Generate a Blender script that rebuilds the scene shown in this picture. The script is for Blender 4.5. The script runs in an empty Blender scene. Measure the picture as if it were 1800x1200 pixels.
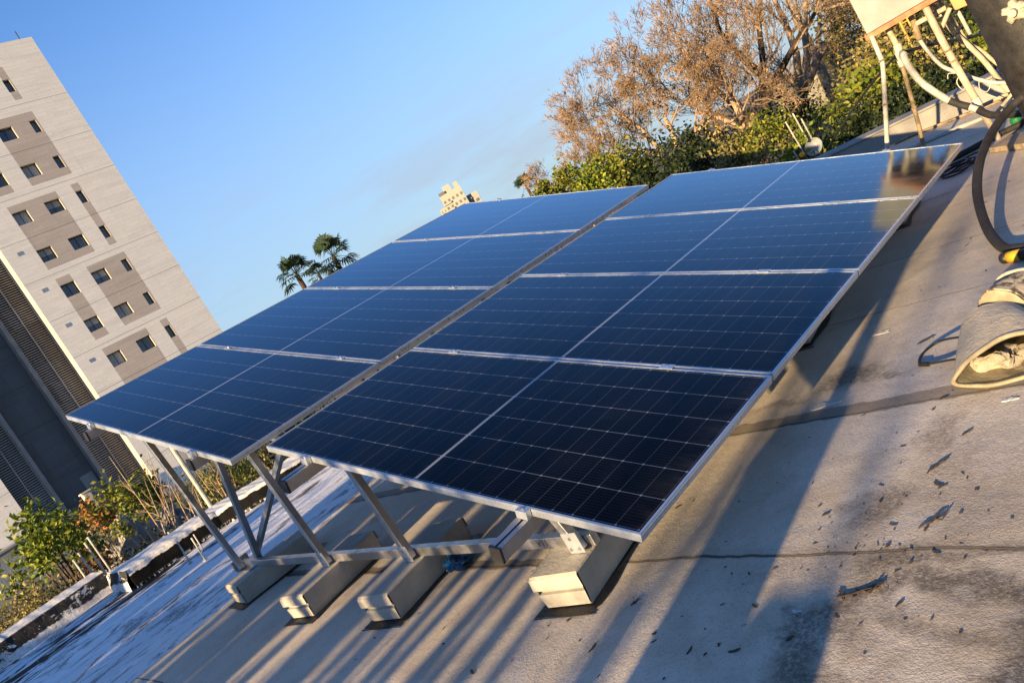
import bpy, math, random
from mathutils import Vector, Matrix
R = math.radians
rnd = random.Random(7)
scene = bpy.context.scene
COL = scene.collection

# ------------------------------------------------------------------ camera
cam = bpy.data.cameras.new("camera")
cam_o = bpy.data.objects.new("camera", cam)
COL.objects.link(cam_o)
cam.sensor_width = 36.0
cam.lens = 28.363
cam.clip_start = 0.05
cam.clip_end = 8000
m = Matrix(((0.60819082, 0.26369555, 0.74871128, 4.21446),
            (0.60657609, 0.45401676, -0.65263637, -1.77994),
            (-0.51202478, 0.85107781, 0.1161774, 1.39047),
            (0, 0, 0, 1)))
cam_o.matrix_world = m
scene.camera = cam_o

# ------------------------------------------------------------------ sky, sun, exposure
SUN_EL = R(10.5)
SUN_AZ = (0.12, -1.0)          # horizontal direction towards the sun
SKY_STRENGTH = 0.075
SUN_STRENGTH = 5.0
EXPOSURE = 1.7
world = bpy.data.worlds.new("World")
scene.world = world
world.use_nodes = True
wn, wl = world.node_tree.nodes, world.node_tree.links
wn.clear()
w_out = wn.new('ShaderNodeOutputWorld')
w_bg = wn.new('ShaderNodeBackground')
w_sky = wn.new('ShaderNodeTexSky')
w_sky.sky_type = 'NISHITA'
w_sky.sun_disc = False
w_sky.sun_elevation = SUN_EL
w_sky.sun_rotation = math.atan2(SUN_AZ[0], SUN_AZ[1])
w_sky.air_density = 1.0
w_sky.dust_density = 0.0
w_sky.ozone_density = 4.0
w_bg.inputs['Strength'].default_value = SKY_STRENGTH
# thin cloud bank low over the horizon (a property of the sky itself)
w_tc = wn.new('ShaderNodeTexCoord')
w_sep = wn.new('ShaderNodeSeparateXYZ')
wl.new(w_tc.outputs['Generated'], w_sep.inputs[0])
w_map = wn.new('ShaderNodeMapping')
w_map.inputs['Scale'].default_value = (3.0, 3.0, 16.0)
wl.new(w_tc.outputs['Generated'], w_map.inputs[0])
w_no = wn.new('ShaderNodeTexNoise')
w_no.inputs['Scale'].default_value = 1.6
w_no.inputs['Detail'].default_value = 7
w_no.inputs['Roughness'].default_value = 0.55
wl.new(w_map.outputs[0], w_no.inputs['Vector'])
w_r1 = wn.new('ShaderNodeMapRange')
w_r1.inputs['From Min'].default_value = 0.47
w_r1.inputs['From Max'].default_value = 0.66
wl.new(w_no.outputs['Fac'], w_r1.inputs['Value'])
w_r2 = wn.new('ShaderNodeMapRange')       # only up to about 13 degrees
w_r2.inputs['From Min'].default_value = 0.23
w_r2.inputs['From Max'].default_value = 0.03
wl.new(w_sep.outputs['Z'], w_r2.inputs['Value'])
w_mul = wn.new('ShaderNodeMath'); w_mul.operation = 'MULTIPLY'
wl.new(w_r1.outputs[0], w_mul.inputs[0]); wl.new(w_r2.outputs[0], w_mul.inputs[1])
w_mul2 = wn.new('ShaderNodeMath'); w_mul2.operation = 'MULTIPLY'
wl.new(w_mul.outputs[0], w_mul2.inputs[0]); w_mul2.inputs[1].default_value = 0.55
w_mix = wn.new('ShaderNodeMixRGB')
wl.new(w_mul2.outputs[0], w_mix.inputs['Fac'])
w_r3 = wn.new('ShaderNodeMapRange')       # pale air thickening towards the horizon
w_r3.interpolation_type = 'SMOOTHSTEP'
w_r3.inputs['From Min'].default_value = 0.55
w_r3.inputs['From Max'].default_value = -0.05
w_r3.inputs['To Max'].default_value = 0.92
wl.new(w_sep.outputs['Z'], w_r3.inputs['Value'])
w_hz = wn.new('ShaderNodeMixRGB')
wl.new(w_r3.outputs[0], w_hz.inputs['Fac'])
w_sat = wn.new('ShaderNodeMixRGB'); w_sat.blend_type = 'MULTIPLY'; w_sat.inputs['Fac'].default_value = 1.0
w_sat.inputs['Color2'].default_value = (0.88, 1.06, 1.30, 1)      # the clear winter blue of this sky
wl.new(w_sky.outputs[0], w_sat.inputs['Color1'])
wl.new(w_sat.outputs[0], w_hz.inputs['Color1'])
w_hz.inputs['Color2'].default_value = (1.95, 2.55, 3.1, 1)
wl.new(w_hz.outputs[0], w_mix.inputs['Color1'])
w_mix.inputs['Color2'].default_value = (2.05, 2.02, 2.25, 1)
wl.new(w_mix.outputs[0], w_bg.inputs['Color'])
wl.new(w_bg.outputs[0], w_out.inputs['Surface'])

sun = bpy.data.lights.new("sun", 'SUN')
sun.energy = SUN_STRENGTH
sun.angle = R(0.5)
sun.color = (1.0, 0.72, 0.38)
sun_o = bpy.data.objects.new("sun", sun)
COL.objects.link(sun_o)
az = math.hypot(*SUN_AZ)
sd = Vector((SUN_AZ[0]/az*math.cos(SUN_EL), SUN_AZ[1]/az*math.cos(SUN_EL), math.sin(SUN_EL)))
sun_o.rotation_euler = sd.to_track_quat('Z', 'Y').to_euler()
sun_o.location = sd*60

scene.view_settings.view_transform = 'Standard'
scene.view_settings.look = 'None'
scene.view_settings.exposure = EXPOSURE
scene.view_settings.gamma = 1.0
scene.view_settings.use_curve_mapping = False
scene.cycles.max_bounces = 6
scene.cycles.use_denoising = True

# ------------------------------------------------------------------ node helpers
class NT:
    """small wrapper to write material node trees as expressions"""
    def __init__(s, name):
        s.m = bpy.data.materials.new(name); s.m.use_nodes = True
        s.t = s.m.node_tree; s.t.nodes.clear()
        s.out = s.t.nodes.new('ShaderNodeOutputMaterial')
        s.b = s.t.nodes.new('ShaderNodeBsdfPrincipled')
        s.t.links.new(s.b.outputs[0], s.out.inputs[0])
    def n(s, typ, **kw):
        nd = s.t.nodes.new(typ)
        for k, v in kw.items(): setattr(nd, k, v)
        return nd
    def put(s, sock, v):
        if v is None: return
        if isinstance(v, bpy.types.NodeSocket): s.t.links.new(v, sock)
        else:
            if hasattr(sock.default_value, '__len__') and not hasattr(v, '__len__'): v = (v, v, v)
            if hasattr(v, '__len__') and hasattr(sock.default_value, '__len__') and len(sock.default_value) == 4 and len(v) == 3: v = (*v, 1)
            sock.default_value = v
    def math(s, op, a, b=None, c=None, clamp=False):
        nd = s.n('ShaderNodeMath', operation=op); nd.use_clamp = clamp
        s.put(nd.inputs[0], a); s.put(nd.inputs[1], b); s.put(nd.inputs[2], c)
        return nd.outputs[0]
    def mul(s, a, b): return s.math('MULTIPLY', a, b)
    def add(s, a, b): return s.math('ADD', a, b)
    def sub(s, a, b): return s.math('SUBTRACT', a, b)
    def mx(s, a, b): return s.math('MAXIMUM', a, b)
    def ramp(s, v, a, b, lo=0.0, hi=1.0, smooth=True):
        nd = s.n('ShaderNodeMapRange'); nd.interpolation_type = 'SMOOTHSTEP' if smooth else 'LINEAR'
        s.put(nd.inputs[0], v)
        nd.inputs[1].default_value = a; nd.inputs[2].default_value = b
        nd.inputs[3].default_value = lo; nd.inputs[4].default_value = hi
        return nd.outputs[0]
    def mix(s, f, a, b, mode='MIX'):
        nd = s.n('ShaderNodeMixRGB', blend_type=mode)
        s.put(nd.inputs[0], f); s.put(nd.inputs[1], a); s.put(nd.inputs[2], b)
        return nd.outputs[0]
    def obj(s): return s.n('ShaderNodeTexCoord').outputs['Object']
    def sep(s, v):
        nd = s.n('ShaderNodeSeparateXYZ'); s.put(nd.inputs[0], v); return nd.outputs
    def comb(s, x, y, z):
        nd = s.n('ShaderNodeCombineXYZ')
        for i, v in enumerate((x, y, z)): s.put(nd.inputs[i], v)
        return nd.outputs[0]
    def scale(s, v, sc):
        nd = s.n('ShaderNodeMapping'); s.put(nd.inputs[0], v); nd.inputs['Scale'].default_value = sc
        return nd.outputs[0]
    def noise(s, v, sc, det=4, rough=0.55, dist=0.0):
        nd = s.n('ShaderNodeTexNoise'); s.put(nd.inputs['Vector'], v)
        nd.inputs['Scale'].default_value = sc; nd.inputs['Detail'].default_value = det
        nd.inputs['Roughness'].default_value = rough; nd.inputs['Distortion'].default_value = dist
        return nd.outputs['Fac']
    def bump(s, h, st=0.3, dist=0.02, prev=None):
        nd = s.n('ShaderNodeBump'); nd.inputs['Strength'].default_value = st
        nd.inputs['Distance'].default_value = dist; s.put(nd.inputs['Height'], h)
        if prev is not None: s.put(nd.inputs['Normal'], prev)
        return nd.outputs[0]
    def done(s, color=None, rough=None, metal=None, normal=None, spec=None):
        b = s.b.inputs
        s.put(b['Base Color'], color); s.put(b['Roughness'], rough); s.put(b['Metallic'], metal)
        if normal is not None: s.put(b['Normal'], normal)
        if spec is not None: s.put(b['Specular IOR Level'], spec)
        return s.m

def mat_plain(name, c, rough=0.6, metal=0.0, var=0.25, sc=6.0, bump=0.15, bsc=60, spec=0.4, det=5):
    t = NT(name); o = t.obj()
    f = t.noise(o, sc, det); g = t.noise(o, bsc, 3)
    dark = tuple(x*(1-var) for x in c); lite = tuple(min(1, x*(1+var)) for x in c)
    col = t.mix(t.ramp(f, .3, .7), dark, lite)
    rr = t.ramp(g, .2, .8, max(0, rough-.1), min(1, rough+.1))
    return t.done(col, rr, metal, t.bump(g, bump, .01), spec)

def mat_leaf(name, a, b, c, transl=0.25):
    t = NT(name)
    g = t.n('ShaderNodeNewGeometry').outputs['Random Per Island']
    col = t.mix(t.ramp(g, .0, .6), a, b); col = t.mix(t.ramp(g, .72, 1.0), col, c)
    t.done(col, .55, 0, None, .3)
    tr = t.n('ShaderNodeBsdfTranslucent'); t.put(tr.inputs[0], col)
    ms = t.n('ShaderNodeMixShader'); ms.inputs[0].default_value = transl
    t.t.links.new(t.b.outputs[0], ms.inputs[1]); t.t.links.new(tr.outputs[0], ms.inputs[2])
    t.t.links.new(ms.outputs[0], t.out.inputs[0])
    return t.m

MT = {}
MT['alu'] = mat_plain('brushed_aluminium', (.50, .54, .60), .32, .70, .05, 2, 0.0, 20)
MT['alu_dull'] = mat_plain('mill_aluminium', (.46, .46, .47), .38, 0.95, .10, 3, 0.0, 20)
MT['black_plastic'] = mat_plain('black_plastic', (.012, .012, .013), .5, 0, .3)
MT['hose'] = mat_plain('black_foam_sleeve', (.016, .015, .015), .75, 0, .35, 14, .3, 120)
MT['bitumen'] = mat_plain('bitumen_felt', (.012, .012, .012), .55, 0, .5, 9, .5, 120)
MT['pipe_white'] = mat_plain('weathered_white_pipe', (.36, .34, .30), .6, 0, .25, 9, .2, 60)
MT['pipe_cream'] = mat_plain('cream_painted_pipe', (.34, .285, .20), .6, 0, .3, 10, .25, 50)
MT['pipe_rust'] = mat_plain('rust_stained_pipe', (.20, .145, .085), .75, 0, .45, 14, .4, 60)
MT['rust'] = mat_plain('red_oxide_steel', (.36, .13, .06), .75, 0, .3, 12, .3, 60)
MT['orange'] = mat_plain('orange_primer', (.62, .22, .09), .7, 0, .15, 4, .15, 50)
MT['white_sheet'] = mat_plain('white_painted_sheet', (.215, .215, .21), .45, 0, .22, 2.5, .06, 30)
MT['tank'] = mat_plain('black_tank_paint', (.020, .018, .017), .65, 0, .5, 7, .4, 40)
MT['fitting'] = mat_plain('sealant_covered_fitting', (.34, .31, .23), .7, 0, .2, 20, .6, 40)
MT['green'] = mat_plain('green_plastic', (.01, .13, .03), .45, 0, .2)
MT['yellow'] = mat_plain('yellow_plastic', (.55, .30, .015), .45, 0, .2)
MT['yellow_metal'] = mat_plain('yellow_painted_steel', (.32, .19, .02), .5, 0, .2)
MT['blue_bag'] = mat_plain('blue_plastic_film', (.008, .06, .15), .25, 0, .6, 18, .4, 40, .6)
MT['bark_dark'] = mat_plain('dark_bark', (.036, .023, .016), .9, 0, .4, 20, .6, 60)
MT['bark_pale'] = mat_plain('pale_bark', (.20, .16, .125), .85, 0, .35, 9, .5, 40)
MT['twig'] = mat_plain('twig_bark', (.22, .15, .095), .85, 0, .3, 20, .3, 60)
MT['twig_pale'] = mat_plain('pale_twig_bark', (.29, .205, .13), .85, 0, .3, 20, .3, 60)
MT['chip'] = mat_plain('dry_bitumen_chip', (.055, .042, .034), .85, 0, .5, 40, .4, 120)
MT['glass'] = mat_plain('dark_window_glass', (.05, .065, .09), .05, 0, .3, .6, 0, 10, .6)
MT['shutter'] = mat_plain('grey_roller_shutter', (.36, .35, .33), .5, 0, .15, .6, .05, 30)
MT['winframe'] = mat_plain('dark_window_frame', (.05, .05, .055), .5)
MT['fence'] = mat_plain('blue_grey_fence_paint', (.22, .27, .34), .5, 0, .2)
MT['rock'] = mat_plain('pale_garden_rock', (.20, .19, .175), .9, 0, .35, 3, .8, 9)
MT['soil'] = mat_plain('garden_soil', (.10, .075, .05), .95, 0, .4, 2, .6, 20)
MT['redsoil'] = mat_plain('dark_red_shrub', (.06, .02, .018), .9, 0, .5, 8, .6, 20)
MT['dish'] = mat_plain('white_dish_plastic', (.20, .215, .22), .5, 0, .12)
MT['paint_flake'] = mat_plain('peeled_white_coating', (.50, .50, .49), .7, 0, .2, 20, .4, 60)
MT['orange_fruit'] = mat_plain('orange_peel', (.85, .30, .02), .45, 0, .1)
MT['wood'] = mat_plain('weathered_board', (.26, .20, .13), .85, 0, .3, 18, .4, 70)
MT['ink'] = mat_plain('marker_ink', (.02, .02, .05), .6, 0, .1)
MT['far_white'] = mat_plain('far_tower_render', (.26, .25, .22), .8, 0, .06, .1, 0, 1)
MT['far_grey'] = mat_plain('far_tower_glazing', (.09, .10, .115), .3, 0, .2, .1, 0, 1)
LEAF = {
 'citrus': mat_leaf('citrus_leaf', (.045, .085, .010), (.13, .17, .015), (.26, .26, .025)),
 'bright': mat_leaf('sunny_shrub_leaf', (.06, .095, .010), (.14, .155, .016), (.24, .21, .028)),
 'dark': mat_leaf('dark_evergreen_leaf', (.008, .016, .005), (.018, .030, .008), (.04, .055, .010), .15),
 'orange': mat_leaf('orange_tipped_leaf', (.06, .08, .02), (.28, .15, .04), (.50, .17, .05)),
 'brown': mat_leaf('dry_brown_leaf', (.27, .155, .055), (.38, .225, .075), (.48, .28, .085), .3),
 'olive': mat_leaf('dry_olive_leaf', (.08, .075, .025), (.19, .16, .05), (.32, .25, .09), .25),
 'palm': mat_leaf('palm_leaflet', (.012, .03, .018), (.025, .05, .028), (.05, .07, .03), .1),
 'red': mat_leaf('dark_red_leaf', (.035, .012, .010), (.07, .022, .018), (.10, .04, .03), .15),
 'cypress': mat_leaf('cypress_leaf', (.015, .03, .012), (.03, .05, .018), (.05, .06, .02), .05),
}

# ------------------------------------------------------------------ mesh helpers
class MB:
    def __init__(s): s.v = []; s.f = []; s.mi = []
    def face(s, pts, mi=0):
        i = len(s.v); s.v += [tuple(p) for p in pts]; s.f.append(tuple(range(i, i+len(pts)))); s.mi.append(mi)
    def hexa(s, p, mi=0):                     # p: 8 corners, bottom ring then top ring
        i = len(s.v); s.v += [tuple(q) for q in p]
        for q in ((3, 2, 1, 0), (4, 5, 6, 7), (0, 1, 5, 4), (1, 2, 6, 5), (2, 3, 7, 6), (3, 0, 4, 7)):
            s.f.append(tuple(i+k for k in q)); s.mi.append(mi)
    def box(s, x0, x1, y0, y1, z0, z1, mi=0):
        s.hexa([(x0, y0, z0), (x1, y0, z0), (x1, y1, z0), (x0, y1, z0), (x0, y0, z1), (x1, y0, z1), (x1, y1, z1), (x0, y1, z1)], mi)
    def bar(s, a, b, w, h, up=(0, 0, 1), mi=0):   # rectangular bar from a to b
        a, b = Vector(a), Vector(b); d = (b-a).normalized(); u = Vector(up)
        x = d.cross(u)
        if x.length < 1e-4: x = d.cross(Vector((1, 0, 0)))
        x.normalize(); y = x.cross(d).normalized()
        p = []
        for e in (a, b):
            for sx, sy in ((-1, -1), (1, -1), (1, 1), (-1, 1)): p.append(e+x*sx*w/2+y*sy*h/2)
        s.hexa(p, mi)
    def tube(s, pts, rad, n=6, mi=0, cap=True):
        pts = [Vector(p) for p in pts]
        if not hasattr(rad, '__len__'): rad = [rad]*len(pts)
        base = len(s.v); prev = None
        for k, p in enumerate(pts):
            d = (pts[min(k+1, len(pts)-1)]-pts[max(k-1, 0)])
            if d.length < 1e-9: d = Vector((0, 0, 1))
            d.normalize()
            if prev is None:
                prev = d.orthogonal().normalized()
            x = (prev-d*prev.dot(d))
            if x.length < 1e-5: x = d.orthogonal()
            x.normalize(); prev = x; y = d.cross(x)
            for j in range(n):
                a = 2*math.pi*j/n
                s.v.append(tuple(p+(x*math.cos(a)+y*math.sin(a))*rad[k]))
        for k in range(len(pts)-1):
            for j in range(n):
                a = base+k*n+j; b = base+k*n+(j+1) % n
                s.f.append((a, b, b+n, a+n)); s.mi.append(mi)
        if cap and n > 2:
            s.f.append(tuple(base+j for j in reversed(range(n)))); s.mi.append(mi)
            s.f.append(tuple(base+(len(pts)-1)*n+j for j in range(n))); s.mi.append(mi)
    def grid(s, fn, nu, nv, mi=0, close_u=False):
        base = len(s.v)
        for i in range(nu+(0 if close_u else 1)):
            for j in range(nv+1): s.v.append(tuple(fn(i/nu, j/nv)))
        w = nv+1; NU = nu if close_u else nu+1
        for i in range(nu):
            for j in range(nv):
                a = base+i*w+j; b = base+((i+1) % NU)*w+j
                s.f.append((a, b, b+1, a+1)); s.mi.append(mi)
    def leaf(s, p, sz, rn, asp=0.55, mi=0):
        n = Vector((rn.gauss(0, 1), rn.gauss(0, 1), rn.gauss(.4, 1)))
        if n.length < 1e-4: n = Vector((0, 0, 1))
        n.normalize(); x = n.orthogonal().normalized(); x.rotate(Matrix.Rotation(rn.uniform(0, 6.28), 3, n)); y = n.cross(x)
        p = Vector(p); k = sz*rn.uniform(.6, 1.25); i = len(s.v)
        s.v += [tuple(p-x*k*.5), tuple(p+y*k*asp*.5+n*k*.06), tuple(p+x*k*.5), tuple(p-y*k*asp*.5+n*k*.06)]
        s.f.append((i, i+1, i+2, i+3)); s.mi.append(mi)
    def build(s, name, mats, parent=None, smooth=False, loc=None, bevel=0):
        me = bpy.data.meshes.new(name); me.from_pydata(s.v, [], s.f)
        if not isinstance(mats, (list, tuple)): mats = [mats]
        for q in mats: me.materials.append(q)
        if len(mats) > 1: me.polygons.foreach_set('material_index', s.mi)
        if smooth: me.polygons.foreach_set('use_smooth', [True]*len(s.f))
        me.update()
        o = bpy.data.objects.new(name, me); COL.objects.link(o)
        if loc is not None: o.location = loc
        if parent is not None: o.parent = parent
        if bevel:
            md = o.modifiers.new('bevel', 'BEVEL'); md.width = bevel; md.segments = 2; md.limit_method = 'ANGLE'
        return o

def tag(o, label=None, cat=None, group=None, kind=None):
    if label: o['label'] = label
    if cat: o['category'] = cat
    if group: o['group'] = group
    if kind: o['kind'] = kind
    return o
def empty(name, loc=(0, 0, 0), label=None, cat=None, group=None):
    o = bpy.data.objects.new(name, None); COL.objects.link(o); o.location = loc; o.empty_display_size = .2
    return tag(o, label, cat, group)
def copy_tree(o, parent=None):
    c = o.copy(); COL.objects.link(c); c.parent = parent
    for ch in list(o.children): copy_tree(ch, c)
    return c

SX = 0.0376                                    # fall of the roof along +X
def roof(x): return -SX*x
def lerp(a, b, t): return a+(b-a)*t

# ------------------------------------------------------------------ ground and roof
def ground_z(x, y):
    d = math.hypot(x, y)
    h = -3.1
    if x < -9: h += min(1.4, (-9-x)*.045)
    if y > 12 and x > -30: h += min(2.2, (y-12)*.10)*max(0, min(1, (x+30)/12))
    h += .12*math.sin(x*.31)*math.cos(y*.27)
    if d > 120: h -= min(20, (d-120)*.02)
    return h
gm = MB()
rings = [0, 6, 10, 14, 18, 22, 27, 33, 40, 48, 58, 70, 90, 120, 180, 300, 600, 1200, 2500, 5000]
def gfn(u, v):
    r = rings[min(int(round(v*(len(rings)-1))), len(rings)-1)]
    a = u*2*math.pi; x, y = r*math.cos(a), r*math.sin(a)
    return (x, y, ground_z(x, y))
gm.grid(gfn, 72, len(rings)-1, close_u=True)
t = NT('garden_ground'); o = t.obj()
c = t.mix(t.ramp(t.noise(o, .35, 6), .35, .65), (.085, .065, .042), (.05, .06, .022))
c = t.mix(t.ramp(t.noise(o, 1.3, 5), .52, .72), c, (.22, .19, .14))
MT['ground'] = t.done(c, .95, 0, t.bump(t.noise(o, 9, 5), .6, .1))
tag(gm.build('ground', MT['ground'], smooth=True), kind='structure')

def roof_material():
    t = NT('roof_membrane'); o = t.obj(); X, Y, Z = t.sep(o)
    big = t.noise(o, .9, 5, .6); mid = t.noise(o, 4.5, 5, .6); fine = t.noise(o, 95, 3, .75); grit = t.noise(o, 150, 2, .8)
    streak = t.noise(t.scale(o, (5.0, .7, 1)), 1.6, 5, .65, .3)
    c = t.mix(t.ramp(big, .3, .7), (.52, .45, .36), (.60, .53, .44))
    c = t.mix(t.mul(t.ramp(mid, .42, .72), .45), c, (.40, .335, .26))
    c = t.mix(t.mul(t.ramp(streak, .5, .75), .35), c, (.52, .48, .42))
    # rougher, browner granules in the near right corner
    worn = t.mul(t.ramp(X, 2.0, 2.9), t.ramp(Y, 1.5, .2))
    c = t.mix(t.mul(worn, t.ramp(mid, .35, .65, .15, .7)), c, (.31, .25, .175))
    c = t.mix(t.ramp(grit, .54, .70, 0, .60), c, (.16, .135, .105))
    c = t.mix(t.ramp(fine, .58, .74, 0, .6), c, (.56, .51, .44))
    c = t.mix(t.ramp(t.noise(o, 42, 4, .8), .52, .74, 0, .45), c, (.20, .17, .13))
    c = t.mix(t.mul(t.ramp(t.noise(o, 1.7, 6, .7, .6), .50, .72), .5), c, (.32, .26, .185))
    wob = t.sub(t.noise(t.scale(o, (1, .2, 1)), 1.1, 4), .5)
    wob2 = t.sub(t.noise(o, 14, 3), .5)
    yy = t.add(t.add(Y, t.mul(wob, .10)), t.mul(wob2, .02))
    seam = None; lip = None
    for y0, w in ((.345, .012), (1.36, .008), (2.57, .006), (3.48, .006), (4.80, .006), (5.75, .006), (6.7, .006), (7.6, .006), (-.75, .008), (-1.7, .008)):
        d = t.math('ABSOLUTE', t.sub(yy, y0))
        k = t.ramp(d, w, w*.35)
        seam = k if seam is None else t.mx(seam, k)
        s_ = t.mul(t.ramp(yy, y0-.004, y0+.004), t.ramp(yy, y0+.30, y0+.05))
        lip = s_ if lip is None else t.add(lip, s_)
    # wide bitumen repair bands along two of the laps
    edge = t.mul(t.sub(t.noise(t.scale(o, (3, 3, 1)), 3.0, 4), .5), .06)
    b1 = t.mul(t.ramp(t.math('ABSOLUTE', t.sub(t.add(yy, edge), .36)), .040, .030), t.ramp(X, 1.7, .9, .15, 1))
    b2 = t.ramp(t.math('ABSOLUTE', t.sub(t.add(yy, edge), 1.40)), .065, .050)
    c = t.mix(t.mul(b1, .75), c, (.10, .085, .065))
    c = t.mix(t.mul(b2, .70), c, (.13, .105, .08))
    c = t.mix(t.mul(seam, .85), c, (.035, .03, .026))
    # dirt stains with shapes of their own
    sn = t.noise(o, 9, 5, .7, .4)
    dirt = None
    wx = t.mul(t.sub(t.noise(o, 3.2, 5, .65), .5), .30); wy = t.mul(t.sub(t.noise(t.scale(o, (1.1, .9, 1)), 4.1, 5, .65), .5), .24)
    def rad(cx, cy, ax=1, ay=1):
        dx = t.mul(t.sub(t.add(X, wx), cx), 1/ax); dy = t.mul(t.sub(t.add(Y, wy), cy), 1/ay)
        return t.math('SQRT', t.add(t.mul(dx, dx), t.mul(dy, dy)))
    def acc(k, a):
        nonlocal dirt
        k = t.mul(k, a); dirt = k if dirt is None else t.mx(dirt, k)
    nd = t.mul(t.sub(sn, .5), .9)
    for cx, cy, ax, ay, a in ((2.2, 1.76, .24, .20, 1.0), (2.40, 1.72, .18, .07, .8), (2.74, .62, .14, .16, .85), (2.80, 1.05, .09, .22, .7), (2.86, .30, .20, .11, .95),
                              (2.62, .62, .16, .05, .6), (2.76, -.02, .12, .09, .8), (1.9, 1.62, .25, .04, .55), (-.3, 2.0, .5, .06, .5), (2.55, .25, .30, .16, .45), (2.95, .75, .30, .45, .35), (1.1, -.3, .7, .2, .25)):
        acc(t.ramp(t.add(rad(cx, cy, ax, ay), nd), 1.1, .25), a)
    for cx, cy, ax, ay, r0, w, a in ((3.02, -.06, .34, .26, 1.0, .34, .95), (3.3, .15, .5, .18, 1.0, .26, .6)):
        acc(t.ramp(t.math('ABSOLUTE', t.sub(t.add(rad(cx, cy, ax, ay), t.mul(nd, .5)), r0)), w, w*.15), a)
    dirt = t.mul(dirt, t.ramp(t.noise(o, 48, 5, .85), .36, .58, .40, 1))
    c = t.mix(t.mul(dirt, .80), c, (.045, .033, .022))
    # white elastomeric coating brushed over black bitumen on the left
    edgex = t.add(X, t.add(t.mul(t.sub(t.noise(t.scale(o, (2, .6, 1)), 1.7, 5), .5), .5), t.mul(t.ramp(Y, .3, 2.6), .30)))
    wmask = t.ramp(edgex, -2.25, -2.33)
    br = t.noise(t.scale(o, (4.6, 1.15, 1)), 1.6, 8, .72, .7)
    br2 = t.noise(t.scale(o, (2.2, .8, 1)), 1.2, 4, .6)
    thin = t.add(br, t.mul(t.sub(br2, .5), .75))
    wc = t.mix(t.ramp(br2, .3, .7), (.64, .65, .67), (.80, .80, .80))
    wc = t.mix(t.ramp(thin, .56, .68), wc, (.21, .20, .19))
    far = t.ramp(X, -4.2, -5.2)
    wc = t.mix(t.ramp(t.add(thin, t.mul(far, .20)), .66, .72), wc, (.02, .02, .02))
    pat = t.noise(t.scale(o, (1.6, .75, 1)), 1.9, 7, .72, .8)
    wc = t.mix(t.mul(t.ramp(pat, .53, .60), t.ramp(t.noise(o, 70, 3, .8), .58, .44, .35, 1)), wc, (.13, .125, .12))
    wc = t.mix(t.mul(t.ramp(t.noise(o, 11, 6, .75, .3), .64, .68), .9), wc, (.04, .038, .036))
    c = t.mix(wmask, c, wc)
    spl = t.mul(t.ramp(t.noise(t.scale(o, (6, 3, 1)), 1.3, 5, .7), .62, .70), t.mul(t.ramp(X, -1.2, -1.7), t.ramp(X, -2.6, -2.3)))
    c = t.mix(t.mul(spl, .7), c, (.62, .61, .59))
    h = t.add(t.mul(fine, .5), t.mul(mid, .8))
    nrm = t.bump(h, .75, .008)
    nrm = t.bump(lip, .6, .006, nrm)
    nrm = t.bump(t.add(t.mul(big, 1.0), t.mul(streak, .3)), .35, .05, nrm)
    nrm = t.bump(t.mul(wmask, t.ramp(thin, .65, .45)), .5, .008, nrm)
    return t.done(c, .82, 0, nrm, .25)
MT['roof'] = roof_material()
MT['render'] = mat_plain('old_wall_render', (.38, .34, .28), .9, 0, .25, 2, .4, 20)
rm = MB()
def slab(x0, x1, y0, y1):
    p = [(x0, y0, -3.3), (x1, y0, -3.3), (x1, y1, -3.3), (x0, y1, -3.3), (x0, y0, roof(x0)), (x1, y0, roof(x1)), (x1, y1, roof(x1)), (x0, y1, roof(x0))]
    i = len(rm.v); rm.v += p
    for k, q in enumerate(((4, 5, 6, 7), (0, 1, 5, 4), (1, 2, 6, 5), (2, 3, 7, 6), (3, 0, 4, 7))):
        rm.f.append(tuple(i+a for a in q)); rm.mi.append(0 if k == 0 else 1)
slab(-6.9, 7.5, -5.2, 8.45)
tag(rm.build('roof_deck', [MT['roof'], MT['render']]), kind='structure')

# ------------------------------------------------------------------ parapets of the roof
def upstand_material():
    t = NT('tarred_upstand'); o = t.obj(); X, Y, Z = t.sep(o)
    nz = t.noise(t.scale(o, (3, 3, 5)), 2.2, 5, .7); n2 = t.noise(t.scale(o, (8, 8, 3)), 3, 5, .7)
    hgt = t.add(Z, t.mul(t.sub(nz, .5), .10))
    white = t.mix(t.ramp(n2, .35, .65), (.70, .69, .66), (.52, .50, .46))
    c = t.mix(t.ramp(hgt, .350, .358), (.005, .005, .005), white)
    c = t.mix(t.mul(t.ramp(t.add(Z, t.mul(t.sub(n2, .5), .22)), .245, .235), t.ramp(n2, .50, .60)), c, (.66, .66, .66))
    return t.done(c, .85, 0, t.bump(nz, .5, .02), .15)
MT['upstand'] = upstand_material()
t = NT('whitewashed_parapet'); o = t.obj()
X, Y, Z = t.sep(o)
nz = t.noise(o, 7, 6, .75); n2 = t.noise(t.scale(o, (2.0, 2.0, 2.6)), 1.9, 7, .78, .4)
c = t.mix(t.ramp(nz, .35, .6), (.70, .69, .67), (.50, .48, .45))
zz_ = t.add(Z, t.mul(t.sub(nz, .5), .12))
blk = t.mul(t.mul(t.ramp(n2, .43, .455), t.ramp(zz_, .30, .315)), t.ramp(Z, .474, .466))
c = t.mix(blk, c, (.006, .006, .006))
c = t.mix(t.ramp(t.noise(o, 26, 4, .8), .62, .66), c, (.02, .02, .02))
MT['patchy'] = t.done(c, .75, 0, t.bump(nz, .7, .03))

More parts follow.
